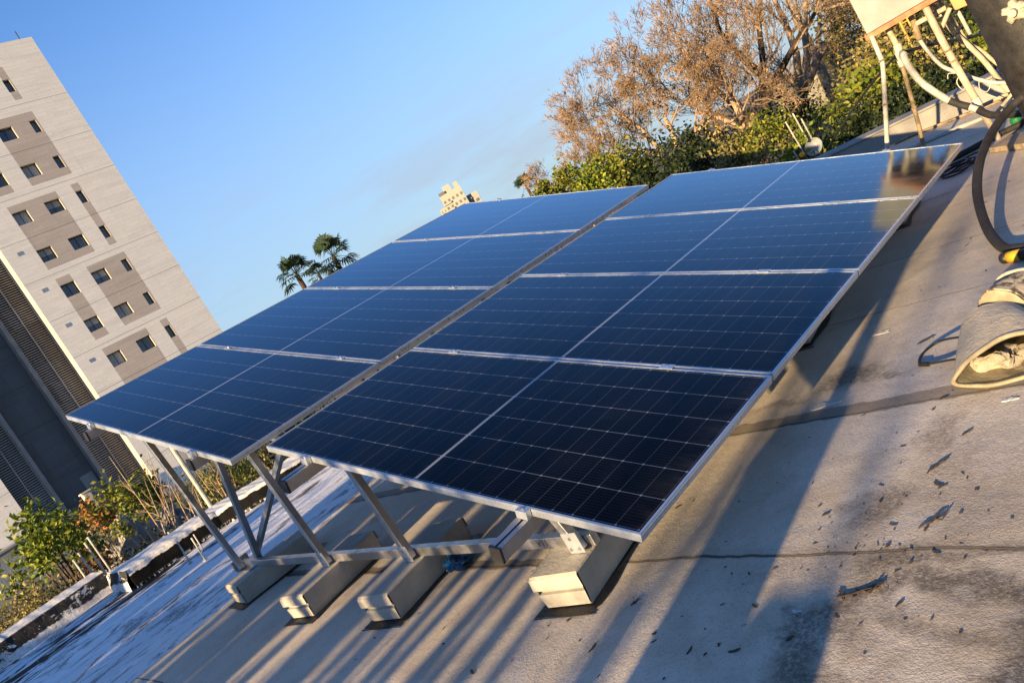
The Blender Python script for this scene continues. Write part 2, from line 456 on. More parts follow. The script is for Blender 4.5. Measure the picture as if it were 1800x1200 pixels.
def wall_strip(mb, pts_in, pts_out, ztop, zbot=-3.2, jit=.007):
    """a parapet between an inner and an outer polyline with a ragged brushed-on top"""
    n = len(pts_in)
    for k in range(n-1):
        seg = 60
        for s in range(seg):
            r = []
            for u in (s/seg, (s+1)/seg):
                a = [lerp(pts_in[k][i], pts_in[k+1][i], u) for i in (0, 1)]
                b = [lerp(pts_out[k][i], pts_out[k+1][i], u) for i in (0, 1)]
                j = jit*(math.sin(5.1*(k+u)*3+k)*.5+.3*math.sin(13*(k+u)+1.3)+.25*math.sin(41*(k+u)))
                r.append((a, b, lerp(ztop[k], ztop[k+1], u)+j, j))
            (a0, b0, z0, j0), (a1, b1, z1, j1) = r
            mb.face([(a0[0]+.03, a0[1], roof(a0[0])-.02), (a1[0]+.03, a1[1], roof(a1[0])-.02), (a1[0]+j1, a1[1], z1-.015), (a0[0]+j0, a0[1], z0-.015)])
            mb.face([(a0[0]+j0, a0[1], z0-.015), (a1[0]+j1, a1[1], z1-.015), (a1[0]-.02, a1[1], z1), (a0[0]-.02, a0[1], z0)])
            mb.face([(a0[0]-.02, a0[1], z0), (a1[0]-.02, a1[1], z1), (b1[0], b1[1], z1+.02), (b0[0], b0[1], z0+.02)])
            mb.face([(b0[0], b0[1], z0+.02), (b1[0], b1[1], z1+.02), (b1[0], b1[1], zbot), (b0[0], b0[1], zbot)])
    for k in (0, n-1):
        a, b, z = pts_in[k], pts_out[k], ztop[k]
        q = [(a[0]+.03, a[1], roof(a[0])-.02), (b[0], b[1], roof(a[0])-.02), (b[0], b[1], z+.02), (a[0]-.02, a[1], z)]
        mb.face(q if k == 0 else q[::-1])
par = empty('parapet_wall', (-5.5, 2, .2), 'low left roof parapet, black tar upstand under a ragged white painted top', 'parapet')
def part(o, par): o.parent = par; o.matrix_parent_inverse = Matrix.Translation(-Vector(par.location)); return o
mb = MB()
wall_strip(mb, [(-5.34, .22), (-5.32, 1.3), (-4.95, 2.1), (-4.75, 3.2), (-4.75, 8.4)], [(-6.15, .22), (-6.0, 1.3), (-5.6, 2.1), (-5.4, 3.2), (-5.4, 8.4)], [.42, .40, .38, .38, .38])
part(mb.build('tarred_upstand', MT['upstand'], smooth=False), par)
mb = MB()
wall_strip(mb, [(-6.22, -5.2), (-6.22, -.9), (-6.24, .215)], [(-6.85, -5.2), (-6.85, -.9), (-6.85, .215)], [.48, .48, .47], jit=.008)
part(mb.build('whitewashed_upstand', MT['patchy']), par)
mb = MB()      # end face of the thicker length and its bulging paint, lit by the sun
mb.grid(lambda u, v: (-6.20+.86*u+.02*math.sin(9*v), .205-.05*(1-v)-.018*math.sin(13*u)*math.sin(5*v), .19+.24*v), 20, 6)
part(mb.build('end_face', MT['patchy'], smooth=True), par)
mb = MB()
mb.box(-5.3, 7.4, 8.1, 8.4, -.3, .17)
mb.box(-5.3, 7.4, 8.07, 8.44, .172, .20)
t = NT('grey_parapet_felt'); o = t.obj()
c = t.mix(t.ramp(t.noise(o, 2.2, 5), .35, .7), (.20, .19, .175), (.27, .26, .24))
MT['felt'] = t.done(c, .85, 0, t.bump(t.noise(o, 40, 4), .4, .01))
tag(mb.build('parapet_wall', MT['felt'], bevel=.02), 'low grey felt-covered parapet along the far roof edge behind the pipes', 'parapet')

# ------------------------------------------------------------------ solar panels
TILT = 0.3477966811; ct, st = math.cos(TILT), math.sin(TILT)
Z0 = 1.084; PW, PD, PITCH, PT = 2.370, 1.134, 1.154, .035
def pp(u, v, n): return Vector((u*ct+n*st, v, Z0-u*st+n*ct))
pm = Matrix(((ct, 0, st, 0), (0, 1, 0, 0), (-st, 0, ct, Z0), (0, 0, 0, 1)))

t = NT('solar_cells'); o = t.obj(); U, V, N_ = t.sep(o)
mu = .022; cu = (PW/2-mu-.009)/12; cv = (PD-2*mu)/6
half = t.math('ABSOLUTE', t.sub(U, PW/2))                      # distance from the centre line
fu = t.math('FRACT', t.math('DIVIDE', t.sub(half, .009), cu))
fv = t.math('FRACT', t.math('DIVIDE', t.sub(V, mu), cv))
du = t.mul(t.math('MINIMUM', fu, t.sub(1.0, fu)), cu)            # metres to the nearest cell edge
dv = t.mul(t.math('MINIMUM', fv, t.sub(1.0, fv)), cv)
line_u = t.ramp(du, .0016, .0007, 0, .20)
line_v = t.ramp(dv, .0022, .0010, 0, .55)
dia = t.ramp(t.add(du, dv), .0080, .0055, 0, .75)
bb = t.math('FRACT', t.mul(fv, 11)); bb = t.mul(t.math('MINIMUM', bb, t.sub(1.0, bb)), cv/11)
bus = t.ramp(bb, .0009, .0003, 0, .075)
lines = t.mx(t.mx(line_u, line_v), t.mx(dia, bus))
mid = t.ramp(half, .0088, .0076)
lines = t.mx(lines, t.mul(mid, .92))
g = t.noise(t.comb(t.math('FLOOR', t.math('DIVIDE', U, cu)), t.math('FLOOR', t.math('DIVIDE', V, cv)), 0.0), 3.7, 0)
base = t.mix(t.ramp(g, .3, .7), (.0011, .0012, .0026), (.0018, .0020, .0042))
dust = t.noise(o, 2.3, 5, .6)
c = t.mix(lines, base, (.26, .29, .34))
c = t.mix(t.ramp(dust, .45, .8, 0, .012), c, (.40, .36, .30))
edge_ = t.mul(t.ramp(U, PW-.16, PW-.01), t.ramp(t.noise(t.scale(o, (2, 6, 1)), 2.5, 5, .7), .35, .8))
c = t.mix(t.mul(edge_, .05), c, (.42, .37, .30))
c = t.mix(t.ramp(t.noise(t.scale(o, (1, 9, 1)), 3.1, 6, .75), .60, .82, 0, .035), c, (.45, .42, .36))
c = t.mix(t.ramp(t.noise(o, 55, 2, .9), .74, .80, 0, .05), c, (.5, .47, .4))
nrm = t.bump(t.noise(o, 3.0, 2), .012, .02)
t.done(c, .6, 0, nrm, .0)
lw = t.n('ShaderNodeLayerWeight'); lw.inputs['Blend'].default_value = .5; t.put(lw.inputs['Normal'], nrm)
k = t.math('POWER', lw.outputs['Facing'], 6.6)
k = t.math('ADD', t.mul(k, 2.5), .003, clamp=True)
gl_ = t.n('ShaderNodeBsdfGlossy'); t.put(gl_.inputs['Roughness'], t.ramp(t.noise(o, 4, 4), .3, .8, .08, .13)); t.put(gl_.inputs['Normal'], nrm)
gl_.inputs['Color'].default_value = (.86, .95, 1, 1)
ms = t.n('ShaderNodeMixShader'); t.put(ms.inputs[0], k)
t.t.links.new(t.b.outputs[0], ms.inputs[1]); t.t.links.new(gl_.outputs[0], ms.inputs[2]); t.t.links.new(ms.outputs[0], t.out.inputs[0])
MT['cells'] = t.m

def panel_mesh():
    fr = MB(); lip = .0105
    a, b, h = PW, PD, PT
    # four mitred frame rails: outer wall, top lip, inner step
    prof = [(0, -h), (0, 0), (lip, 0), (lip, -.004), (.003, -.0045), (.003, -h+.002), (.028, -h+.002), (.028, -h)]
    def P(k, d, n):
        return [(d, d, n), (a-d, d, n), (a-d, b-d, n), (d, b-d, n)][k]
    for k in range(4):
        k2 = (k+1) % 4
        for q in range(len(prof)):
            (d0, n0), (d1, n1) = prof[q], prof[(q+1) % len(prof)]
            fr.face([P(k, d0, n0), P(k2, d0, n0), P(k2, d1, n1), P(k, d1, n1)][::-1])
    # pressed groove along the outside of the frame
    for k in range(4):
        k2 = (k+1) % 4
        fr.face([P(k, -.0012, -.0135), P(k2, -.0012, -.0135), P(k2, -.0012, -.009), P(k, -.0012, -.009)])
        fr.face([P(k, 0.0, -.0135-.001), P(k2, 0.0, -.0135-.001), P(k2, -.0012, -.0135), P(k, -.0012, -.0135)])
        fr.face([P(k, -.0012, -.009), P(k2, -.0012, -.009), P(k2, 0.0, -.0075), P(k, 0.0, -.0075)])
    gl = MB(); e = .0098
    gl.hexa([(e, e, -.007), (a-e, e, -.007), (a-e, b-e, -.007), (e, b-e, -.007), (e, e, -.003), (a-e, e, -.003), (a-e, b-e, -.003), (e, b-e, -.003)])
    jb = MB()
    jb.box(a*.5-.08, a*.5+.08, b*.46, b*.54, -.028, -.0071)
    return fr, gl, jb
fr, gl, jb = panel_mesh()
labels = [
 'nearest solar panel of the lower column, its front corner above the concrete block',
 'second solar panel from the front in the lower column, behind the nearest one',
 'solar panel of the lower column whose right edge mirrors the orange rust plate',
 'farthest solar panel of the lower column, mirroring the two white pipe legs',
 'front solar panel of the upper column, its corner pointing at the grey louvred tower',
 'second solar panel from the front in the upper column, level with the palm crowns',
 'third solar panel from the front in the upper column, beside the gap between columns',
 'farthest solar panel of the upper column, under the distant white tower',
]
proto = None
for i in range(8):
    if proto is None:
        root = empty('solar_panel')
        fo = fr.build('frame', MT['alu'], root); go = gl.build('cell_sheet', MT['cells'], root); jb.build('junction_box', MT['black_plastic'], root)
        proto = root
    else:
        root = copy_tree(proto)
    tag(root, labels[i], 'solar panel', 'solar panels of the tilted rooftop array')
    col, k = divmod(i, 4)
    off = Vector((0, k*PITCH, 0)) if col == 0 else Vector((-.1893-PW, k*PITCH-.1343, -.0347))
    root.matrix_world = pm @ Matrix.Translation(off)

# ------------------------------------------------------------------ aluminium mounting
mnt = empty('mounting_frame', (0, .25, roof(0)+.17), 'aluminium A-frame mounting with square legs carrying the solar panels', 'mounting frame')
def pb(mb, name, mat=None, par=None, **kw):
    o = mb.build(name, mat or MT['alu_dull'], **kw); par = par or mnt
    o.parent = par; o.matrix_parent_inverse = par.matrix_world.inverted() if par is not mnt else Matrix.Translation(-Vector(mnt.location)); return o
FRAMES = (.25, 2.45, 4.38)
CH = -.035-.07-.025
for fi, Yf in enumerate(FRAMES):
    mb = MB(); mb.bar((-2.16, Yf, roof(-2.16)+.195), (1.70, Yf, roof(1.70)+.195), .04, .055); pb(mb, 'base_rail', bevel=.003)
    mb = MB(); mb.bar(pp(-2.50, Yf, CH-.03), pp(2.10, Yf, CH-.002), .04, .05, (st, 0, ct)); pb(mb, 'top_rail', bevel=.003)
    def leg(a, b, w=.045):
        mb = MB(); mb.bar(a, b, w, w, (0, 1, 0)); o = pb(mb, 'leg', bevel=.003)
        return o
    def foot(x, y, s=-1):
        z = roof(x)+.195; mb = MB(); mb.box(x-.045, x+.045, y+s*.0245-.002, y+s*.0245+.002, z-.022, z+.075); br_ = pb(mb, 'foot_bracket', MT['alu'])
        for dx, dz in ((-.025, 0), (.025, 0), (0, .05)):
            mb = MB(); mb.tube([(x+dx, y+s*.0265, z+dz), (x+dx, y+s*.033, z+dz)], .008, 6)
            q = mb.build('bolt', MT['alu_dull']); q.parent = br_
    if fi == 0:
        for xx in (-.66, .32, 1.64): foot(xx, Yf-.045)
    def under(x): return Z0-x*math.tan(TILT)-.155
    y1 = Yf-.045 if fi == 0 else Yf+.045
    y2 = Yf+.045
    leg((-2.10, y1, roof(-2.1)+.18), (-2.33, y1, under(-2.33)-.02))
    leg((-1.94, y2, roof(-1.94)+.2), (-1.36, y2, under(-1.36)-.02))
    leg((-.66, y1, roof(-.66)+.18), (-.77, y1, under(-.77)))
    leg((.32, y1, roof(.32)+.18), (.265, y1, under(.265)))
    leg((1.64, y1, roof(1.64)+.17), (1.58, y1, under(1.58)))
    mb = MB(); mb.bar((-2.05, y2+.05, roof(-2.05)+.22), (-.42, y2+.05, under(-.42)-.01), .04, .04, (0, 1, 0)); pb(mb, 'brace', bevel=.003)
    mb = MB(); mb.box(-2.19, -1.90, Yf-.07, Yf+.07, roof(-2.05)+.166, roof(-2.05)+.174); mb.box(-2.19, -2.184, Yf-.07, Yf+.07, roof(-2.05)+.174, roof(-2.05)+.25); pb(mb, 'foot_bracket')
for u, off in ((.385, -.17), (1.845, -.20), (-.60, -.18), (-2.07, -.20)):
    nn = -.0352 if u > 0 else -.0347-.0352
    mb = MB()
    y0, y1 = off, 4.52
    # slotted mounting channel: two side walls, floor, two lips
    w, h = .055, .066
    def hx(u0, u1, n0, n1):
        mb.hexa([pp(u0, y0, n0), pp(u1, y0, n0), pp(u1, y1, n0), pp(u0, y1, n0), pp(u0, y0, n1), pp(u1, y0, n1), pp(u1, y1, n1), pp(u0, y1, n1)])
    hx(u-w/2, u-w/2+.004, nn-h, nn); hx(u+w/2-.004, u+w/2, nn-h, nn)
    hx(u-w/2+.004, u+w/2-.004, nn-h, nn-h+.004)
    hx(u-w/2+.004, u-.006, nn-.005, nn-.0005); hx(u+.006, u+w/2-.004, nn-.005, nn-.0005)
    hx(u-.006, u+.006, nn-.016, nn-.012)
    po = pb(mb, 'purlin')
    for yy, s in ((y0, -1), (y1, 1)):
        mb = MB()
        mb.hexa([pp(u-w/2-.001, yy, nn-h-.001), pp(u+w/2+.001, yy, nn-h-.001), pp(u+w/2+.001, yy+s*.012, nn-h-.001), pp(u-w/2-.001, yy+s*.012, nn-h-.001),
                 pp(u-w/2-.001, yy, nn+.001), pp(u+w/2+.001, yy, nn+.001), pp(u+w/2+.001, yy+s*.012, nn+.001), pp(u-w/2-.001, yy+s*.012, nn+.001)])
        c_ = mb.build('end_cap', MT['black_plastic']); c_.parent = po
    # clamps: end clamps and mid clamps holding the panel frames down
    base = 0 if u > 0 else -.1343
    tn = 0 if u > 0 else -.0347
    for k in range(5):
        mb = MB()
        if k in (0, 4):
            yc = base-.016 if k == 0 else base+3*PITCH+PD+.016
            s = 1 if k == 0 else -1
            mb.hexa([pp(u-.028, yc-.016*s, nn+.0005), pp(u+.028, yc-.016*s, nn+.0005), pp(u+.028, yc+.012*s, nn+.0005), pp(u-.028, yc+.012*s, nn+.0005),
                     pp(u-.028, yc-.016*s, tn+.003), pp(u+.028, yc-.016*s, tn+.003), pp(u+.028, yc+.012*s, tn+.003), pp(u-.028, yc+.012*s, tn+.003)])
            mb.hexa([pp(u-.028, yc+.0121*s, tn+.0006), pp(u+.028, yc+.0121*s, tn+.0006), pp(u+.028, yc+.024*s, tn+.0006), pp(u-.028, yc+.024*s, tn+.0006),
                     pp(u-.028, yc+.0121*s, tn+.003), pp(u+.028, yc+.0121*s, tn+.003), pp(u+.028, yc+.024*s, tn+.003), pp(u-.028, yc+.024*s, tn+.003)])
        else:
            yc = base+k*PITCH-.010
            mb.hexa([pp(u-.035, yc-.021, tn+.0006), pp(u+.035, yc-.021, tn+.0006), pp(u+.035, yc+.021, tn+.0006), pp(u-.035, yc+.021, tn+.0006),
                     pp(u-.035, yc-.021, tn+.004), pp(u+.035, yc-.021, tn+.004), pp(u+.035, yc+.021, tn+.004), pp(u-.035, yc+.021, tn+.004)])
        co = pb(mb, 'clamp', MT['alu'], bevel=.001)
        mb = MB(); mb.tube([pp(u, yc, tn+.0035), pp(u, yc, tn+.011)], .0075, 6)
        b_ = mb.build('bolt', MT['alu_dull']); b_.parent = co; b_.matrix_parent_inverse = Matrix.Translation(Vector(mnt.location)) if False else Matrix()
# marker-pen letters on the base rail
def text_part(body, loc, size, parent, rot):
    cu_ = bpy.data.curves.new('marking', 'FONT'); cu_.body = body; cu_.size = size; cu_.extrude = .0004
    tmp = bpy.data.objects.new('tmp', cu_); COL.objects.link(tmp)
    dg = bpy.context.evaluated_depsgraph_get(); me = bpy.data.meshes.new_from_object(tmp.evaluated_get(dg))
    bpy.data.objects.remove(tmp)
    o = bpy.data.objects.new('marking', me); COL.objects.link(o); me.materials.clear(); me.materials.append(MT['ink'])
    o.parent = parent; o.location = Vector(loc)-Vector(parent.location); o.rotation_euler = rot
    return o
text_part('11A', (1.42, .2292, roof(1.42)+.215), .045, mnt, (R(90), R(180), 0))
text_part('115', (-.37, .2292, roof(-.37)+.215), .035, mnt, (R(90), R(180), 0))

# ------------------------------------------------------------------ concrete kerb blocks and felt pads
t = NT('cast_concrete'); o = t.obj()
f1 = t.noise(o, 5, 6, .65); f2 = t.noise(o, 60, 4, .7)
c = t.mix(t.ramp(f1, .3, .7), (.32, .295, .25), (.42, .388, .33)); c = t.mix(t.ramp(f2, .58, .75, 0, .5), c, (.12, .11, .095))
MT['concrete'] = t.done(c, .88, 0, t.bump(t.add(f2, t.mul(f1, .6)), .45, .008))
def kerb_mesh(seed, L):
    rn = random.Random(seed); mb = MB(); H = .158; Wd = .272
    # cross-section of a kerb stone: battered sides with a groove along both flanks and ends
    prof = [(-.120, 0), (-.130, .070), (-.131, .094), (-.135, H-.006), (-.128, H), (.128, H), (.135, H-.006), (.131, .094), (.130, .070), (.120, 0)]
    ny = 22; rows = []
    for j in range(ny+1):
        y = L*j/ny; e = 0.0
        if j == 0 or j == ny: e = .004
        rows.append([(x*(1-e), y, z*(1-e*.3)) for x, z in prof])
    i = len(mb.v); n = len(prof)
    for r_ in rows: mb.v += r_
    for j in range(ny):
        for k in range(n):
            a = i+j*n+k; b = i+j*n+(k+1) % n
            mb.f.append((a, a+n, b+n, b)); mb.mi.append(0)
    # end faces: grooved, in two bands, the lower one set back
    for j, s in ((0, -1), (ny, 1)):
        y = L*j/ny
        def q(x, z, d): return (x, y+s*d, z)
        up = [q(-.137, .094, .014), q(.137, .094, .014), q(.134, H-.012, .012), q(-.134, H-.012, .012)]
        lo = [q(-.117, .004, .004), q(.117, .004, .004), q(.127, .070, .008), q(-.127, .070, .008)]
        gr = [q(-.114, .074, -.006), q(.114, .074, -.006), q(.114, .090, -.006), q(-.114, .090, -.006)]
        tp = [q(-.130, H-.001, -.002), q(.130, H-.001, -.002)]
        for F in (up, lo, gr, [lo[3], lo[2], gr[1], gr[0]], [gr[3], gr[2], up[1], up[0]], [up[3], up[2], tp[1], tp[0]]):
            mb.face(F if s < 0 else F[::-1])
        side = [q(-.117, .004, .004), q(-.127, .07, .008), q(-.114, .076, -.006)]
    return mb
front = [((1.575, .048), 8, .62, 'concrete kerb block nearest the camera, fully sunlit end under the low panel corner'),
         ((.285, -.085), 7.6, .66, 'concrete kerb block with a blue plastic bag beside it'),
         ((-.69, -.095), 7.4, .64, 'concrete kerb block second from the left in the front row, only its end foot sunlit'),
         ((-1.945, .02), -3.4, .66, 'leftmost concrete kerb block, beside the white coated roof strip')]
allb = [(p, a, L, l) for p, a, L, l in front]
for r_, (yy, txt) in enumerate(((2.33, 'middle row'), (4.27, 'rear row'))):
    for (x, n_) in ((1.62, 'under the low panel edge'), (.30, 'under the lower column of panels'), (-.72, 'under the gap side of the upper column'), (-1.95, 'under the high left panel edge')):
        allb.append(((x, yy), rnd.uniform(7.2, 8.4), .62, 'shaded concrete kerb block of the %s, %s' % (txt, n_)))
for k, ((x, y), a, L, lab) in enumerate(allb):
    if k < 4 or True:
        o = kerb_mesh(k, L).build('concrete_block', MT['concrete'])
    ang = R(a)
    o.matrix_world = Matrix.Translation((x, y, roof(x)+.010)) @ Matrix.Rotation(math.atan(SX), 4, 'Y') @ Matrix.Rotation(ang, 4, 'Z')
    tag(o, lab, 'concrete block', 'concrete kerb blocks under the mounting frame')
    mb = MB(); rn = random.Random(50+k); mb.box(0, 0, 0, 0, 0, 0); mb.v.clear(); mb.f.clear(); mb.mi.clear()
    nx, ny = 8, 16; w2 = .165
    def pf(u, v):
        x_ = lerp(-w2, w2, u)+.012*math.sin(9*v+k); y_ = lerp(-.06, L+.06, v)+.012*math.sin(7*u+k*2)
        return (x_, y_, .006+.004*math.sin(11*u+5*v)**2)
    mb.grid(pf, nx, ny)
    mb.face([(-w2, -.06, .0), (w2, -.06, .0), (w2, -.06, .006), (-w2, -.06, .006)])
    p = mb.build('felt_pad', MT['bitumen'], smooth=True)
    p.matrix_world = Matrix.Translation((x-.005, y, roof(x)+.0005)) @ Matrix.Rotation(math.atan(SX), 4, 'Y') @ Matrix.Rotation(ang, 4, 'Z')
    tag(p, 'black felt pad under the '+(lab.split(',')[0] if k < 4 else lab.replace('shaded concrete kerb ', '').replace('of the ', 'in ').replace('under the ', 'under ')), 'felt pad', 'black felt pads under the concrete blocks')

# crumpled blue bag
mb = MB(); rn = random.Random(3)
def bag(u, v):
    th = u*2*math.pi; ph = v*math.pi
    r = .062*(1+.22*math.sin(3*th+3*ph)*math.sin(4*ph+1)+.14*math.sin(7*th-5*ph)+.06*math.sin(13*th+9*ph))
    return (r*1.0*math.sin(ph)*math.cos(th), r*1.5*math.sin(ph)*math.sin(th), .055+r*.75*math.cos(ph))
mb.grid(bag, 44, 22, close_u=True)
tag(mb.build('plastic_bag', MT['blue_bag'], loc=(.475, .36, roof(.47)+.003)), 'crumpled blue plastic bag wedged against a concrete block', 'plastic bag')

# ------------------------------------------------------------------ left tower building
XF = -55.8
def stone_material(name, a, b, course):
    t = NT(name); o = t.obj(); X, Y, Z = t.sep(o)
    v = t.comb(Y, Z, 0)
    br = t.n('ShaderNodeTexBrick'); t.put(br.inputs['Vector'], v)
    br.inputs['Scale'].default_value = 1.0; br.inputs['Brick Width'].default_value = .9; br.inputs['Row Height'].default_value = course
    br.inputs['Mortar Size'].default_value = .012; br.inputs['Mortar Smooth'].default_value = .3
    br.inputs['Color1'].default_value = (*a, 1); br.inputs['Color2'].default_value = (*b, 1)
    br.inputs['Mortar'].default_value = (a[0]*.82, a[1]*.81, a[2]*.79, 1); br.inputs['Bias'].default_value = .1
    st_ = t.noise(t.scale(t.comb(X, Y, Z), (1, .25, 3.0)), .9, 5, .65)
    c = t.mix(t.ramp(st_, .45, .75, 0, .45), br.outputs[0], tuple(x*.72 for x in a))
    drip = t.noise(t.scale(t.comb(X, Y, Z), (1, 2.5, .12)), 1.2, 4, .6)
    c = t.mix(t.ramp(drip, .55, .8, 0, .25), c, tuple(x*.6 for x in a))
    jo = None
    for z in (27.08, 23.9, 20.95, 18.05, 15.17, 12.27, 9.4, 6.53, 3.66, .8):
        k = t.ramp(t.math('ABSOLUTE', t.sub(Z, z)), .05, .02); jo = k if jo is None else t.mx(jo, k)
    c = t.mix(t.mul(jo, .38), c, tuple(x*.45 for x in a))
    return t.done(c, .85, 0, t.bump(t.add(br.outputs['Fac'], jo), .5, .02))
MT['stone'] = stone_material('pale_stone_cladding', (.79, .755, .69), (.84, .805, .74), .29)
MT['taupe'] = stone_material('taupe_stone_cladding', (.47, .41, .36), (.52, .455, .40), .29)
MT['stone_dark'] = stone_material('dark_grey_render', (.085, .09, .095), (.10, .105, .11), 2.87)  # dark grey render of the recess wall
MT['reveal'] = mat_plain('pale_reveal_stone', (.46, .42, .33), .8, 0, .1, 1, .1, 6)
t = NT('grey_louvre'); o = t.obj(); X, Y, Z = t.sep(o)
ny_ = t.noise(t.comb(t.math('FLOOR', t.mul(Y, .8)), t.math('FLOOR', t.mul(Z, .7)), 0), 5.3, 1)
MT['louvre'] = t.done(t.mix(t.ramp(ny_, .3, .7), (.24, .22, .20), (.38, .35, .31)), .6)
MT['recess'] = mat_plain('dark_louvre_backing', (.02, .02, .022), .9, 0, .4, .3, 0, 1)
MT['pillar'] = mat_plain('grey_pillar_render', (.22, .22, .215), .85, 0, .12, 1.5, .2, 6)

bld = empty('tower_building', (XF, 16, -1.8), 'tall pale stone tower with taupe window bands and dark louvred recess', 'building')
def bp(mb, name, mats, par=None, **kw):
    o = mb.build(name, mats, **kw); o.parent = par or bld
    o.matrix_parent_inverse = Matrix.Translation(-Vector(bld.location)) if par is None else Matrix()
    return o
COLS = {'S': (22.02, 22.48), 'M': (19.70, 20.78), 'L': (17.46, 18.47)}
wins = []
zs = [27.7+.03*0, 24.8, 21.9, 19.02, 16.1, 13.28, 10.44, 7.59, 4.72, 1.85]
for i, z in enumerate(zs):
    for cname, (ya, yb_) in COLS.items():
        if i == 0 and cname != 'S': continue
        zz = 28.06 if i == 0 else z
        wins.append((ya, yb_, zz, zz+.95, cname, i))
patches = [(19.70, 22.62, 21.32, 26.4), (17.44, 20.86, 15.53, 20.48), (21.99, 22.56, 15.53, 20.55), (19.70, 22.62, 9.87, 14.74), (17.45, 18.47, 9.83, 14.76),
           (17.44, 20.86, 4.1, 9.1), (21.99, 22.56, 4.1, 9.1), (22.06, 22.58, 27.42, 29.98), (17.44, 18.47, 21.32, 26.4), (19.70, 22.62, -1, 3.3), (17.45, 18.47, -1, 3.3), (17.44, 20.86, 27.42, 30.0)]
ys = sorted(set([15.54, 25.66]+[w[0] for w in wins]+[w[1] for w in wins]+[p[0] for p in patches]+[p[1] for p in patches]))
zsb = sorted(set([-2.6, 31.65]+[w[2] for w in wins]+[w[3] for w in wins]+[p[2] for p in patches]+[p[3] for p in patches]))
mb = MB()
for a, b in zip(ys, ys[1:]):
    for c0, d0 in zip(zsb, zsb[1:]):
        my, mz = (a+b)/2, (c0+d0)/2
        if any(w[0] < my < w[1] and w[2] < mz < w[3] for w in wins): continue
        k = 1 if any(p[0] < my < p[1] and p[2] < mz < p[3] for p in patches) else 0
        mb.face([(XF, a, c0), (XF, b, c0), (XF, b, d0), (XF, a, d0)], k)
mb.face([(XF, 25.66, -2.6), (-72, 25.66, -2.6), (-72, 25.66, 31.65), (XF, 25.66, 31.65)], 0)
mb.face([(XF, 15.54, 31.65), (XF, 25.66, 31.65), (-72, 25.66, 31.65), (-72, 15.54, 31.65)], 0)
mb.face([(-72, 15.54, -2.6), (XF, 15.54, -2.6), (XF, 15.54, 31.65), (-72, 15.54, 31.65)], 2)
bp(mb, 'wall', [MT['stone'], MT['taupe'], MT['reveal']])
for (a, b, z0, z1, cn, i) in wins:
    mb = MB(); d = .30; x1 = XF-d
    mb.face([(XF, a, z0), (XF, a, z1), (x1, a, z1), (x1, a, z0)], 0)
    mb.face([(XF, b, z0), (x1, b, z0), (x1, b, z1), (XF, b, z1)], 0)
    mb.face([(XF, a, z1), (XF, b, z1), (x1, b, z1), (x1, a, z1)], 0)
    mb.face([(XF, a, z0), (x1, a, z0), (x1, b, z0), (XF, b, z0)], 0)
    fo_ = bp(mb, 'window', [MT['reveal']])
    mb = MB()
    for q in ((a, a+.06, z0, z1), (b-.06, b, z0, z1), (a+.06, b-.06, z1-.06, z1), (a+.06, b-.06, z0, z0+.06)):
        mb.box(x1-.01, x1+.05, q[0], q[1], q[2], q[3])
    if cn != 'S': mb.box(x1-.01, x1+.045, (a+b)/2-.03, (a+b)/2+.03, z0+.06, z1-.06)
    bp(mb, 'frame', MT['winframe'], fo_)
    sh = cn != 'S' and (i*7+ord(cn)) % 3 != 0
    mb = MB()
    zc = z0+.06 if not sh else z1-.06
    mb.box(x1-.02, x1+.01, a+.06, b-.06, z0+.06, z1-.06)
    bp(mb, 'pane', MT['glass'], fo_)
    if sh:
        zlow = z0+.07 if (i+ord(cn)) % 2 else z0+.45
        mb = MB(); z = zlow
        while z < z1-.07:
            mb.box(x1+.012, x1+.04, a+.062, b-.062, z, min(z+.07, z1-.06)); z += .08
        bp(mb, 'shutter', MT['shutter'], fo_)
for z in (17.25, 14.36, 11.56, 8.7):
    mb = MB(); mb.box(XF+.002, XF+.012, 16.32, 16.66, z-.13, z+.13); bp(mb, 'vent_cover', MT['fence'])
XR = -56.95
def ry(y): return y+.0191*(y+1.78)
for nm, (ya, yb_) in (('near', (ry(13.05), 15.54)), ('far', (ry(7.85), ry(9.72)))):
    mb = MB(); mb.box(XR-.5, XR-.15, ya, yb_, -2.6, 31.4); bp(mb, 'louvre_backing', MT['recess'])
    mb = MB(); z = -.2
    while z < 31:
        mb.hexa([(XR-.14, ya, z), (XR-.02, ya, z-.07), (XR-.02, yb_, z-.07), (XR-.14, yb_, z), (XR-.14, ya, z+.03), (XR-.02, ya, z-.04), (XR-.02, yb_, z-.04), (XR-.14, yb_, z+.03)])
        z += .165
    for f_ in (0.02, .5, .98):
        yy = lerp(ya, yb_, f_); mb.box(XR-.019, XR+.03, yy-.035, yy+.035, -.3, 31.3)
    bp(mb, 'louvre_screen', MT['louvre'])
for ya, yb_ in ((ry(12.80), ry(13.05)), (ry(9.72), ry(9.97))):
    mb = MB(); mb.box(XR-.6, XR+.25, ya, yb_, -2.6, 31.5); bp(mb, 'pillar', MT['pillar'])
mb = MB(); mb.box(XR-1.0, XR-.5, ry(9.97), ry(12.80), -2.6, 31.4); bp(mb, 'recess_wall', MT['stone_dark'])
mb = MB(); mb.box(XR-.498, XR-.45, ry(11.75), ry(12.62), -.6, 2.2); bp(mb, 'door', MT['pillar'])
mb = MB(); mb.face([(XF, -14, -2.6), (XF, ry(7.85)-.12, -2.6), (XF, ry(7.85)-.12, 31.65), (XF, -14, 31.65)]); mb.face([(XF, ry(7.85)-.12, -2.6), (XR-.6, ry(7.85)-.12, -2.6), (XR-.6, ry(7.85)-.12, 31.65), (XF, ry(7.85)-.12, 31.65)]); bp(mb, 'side_wall', MT['stone'])
mb = MB(); mb.box(-55.2, -54.6, 4.4, 9.9, -2.6, .60); mb.box(-55.25, -54.5, 4.4, 9.9, .604, .74)
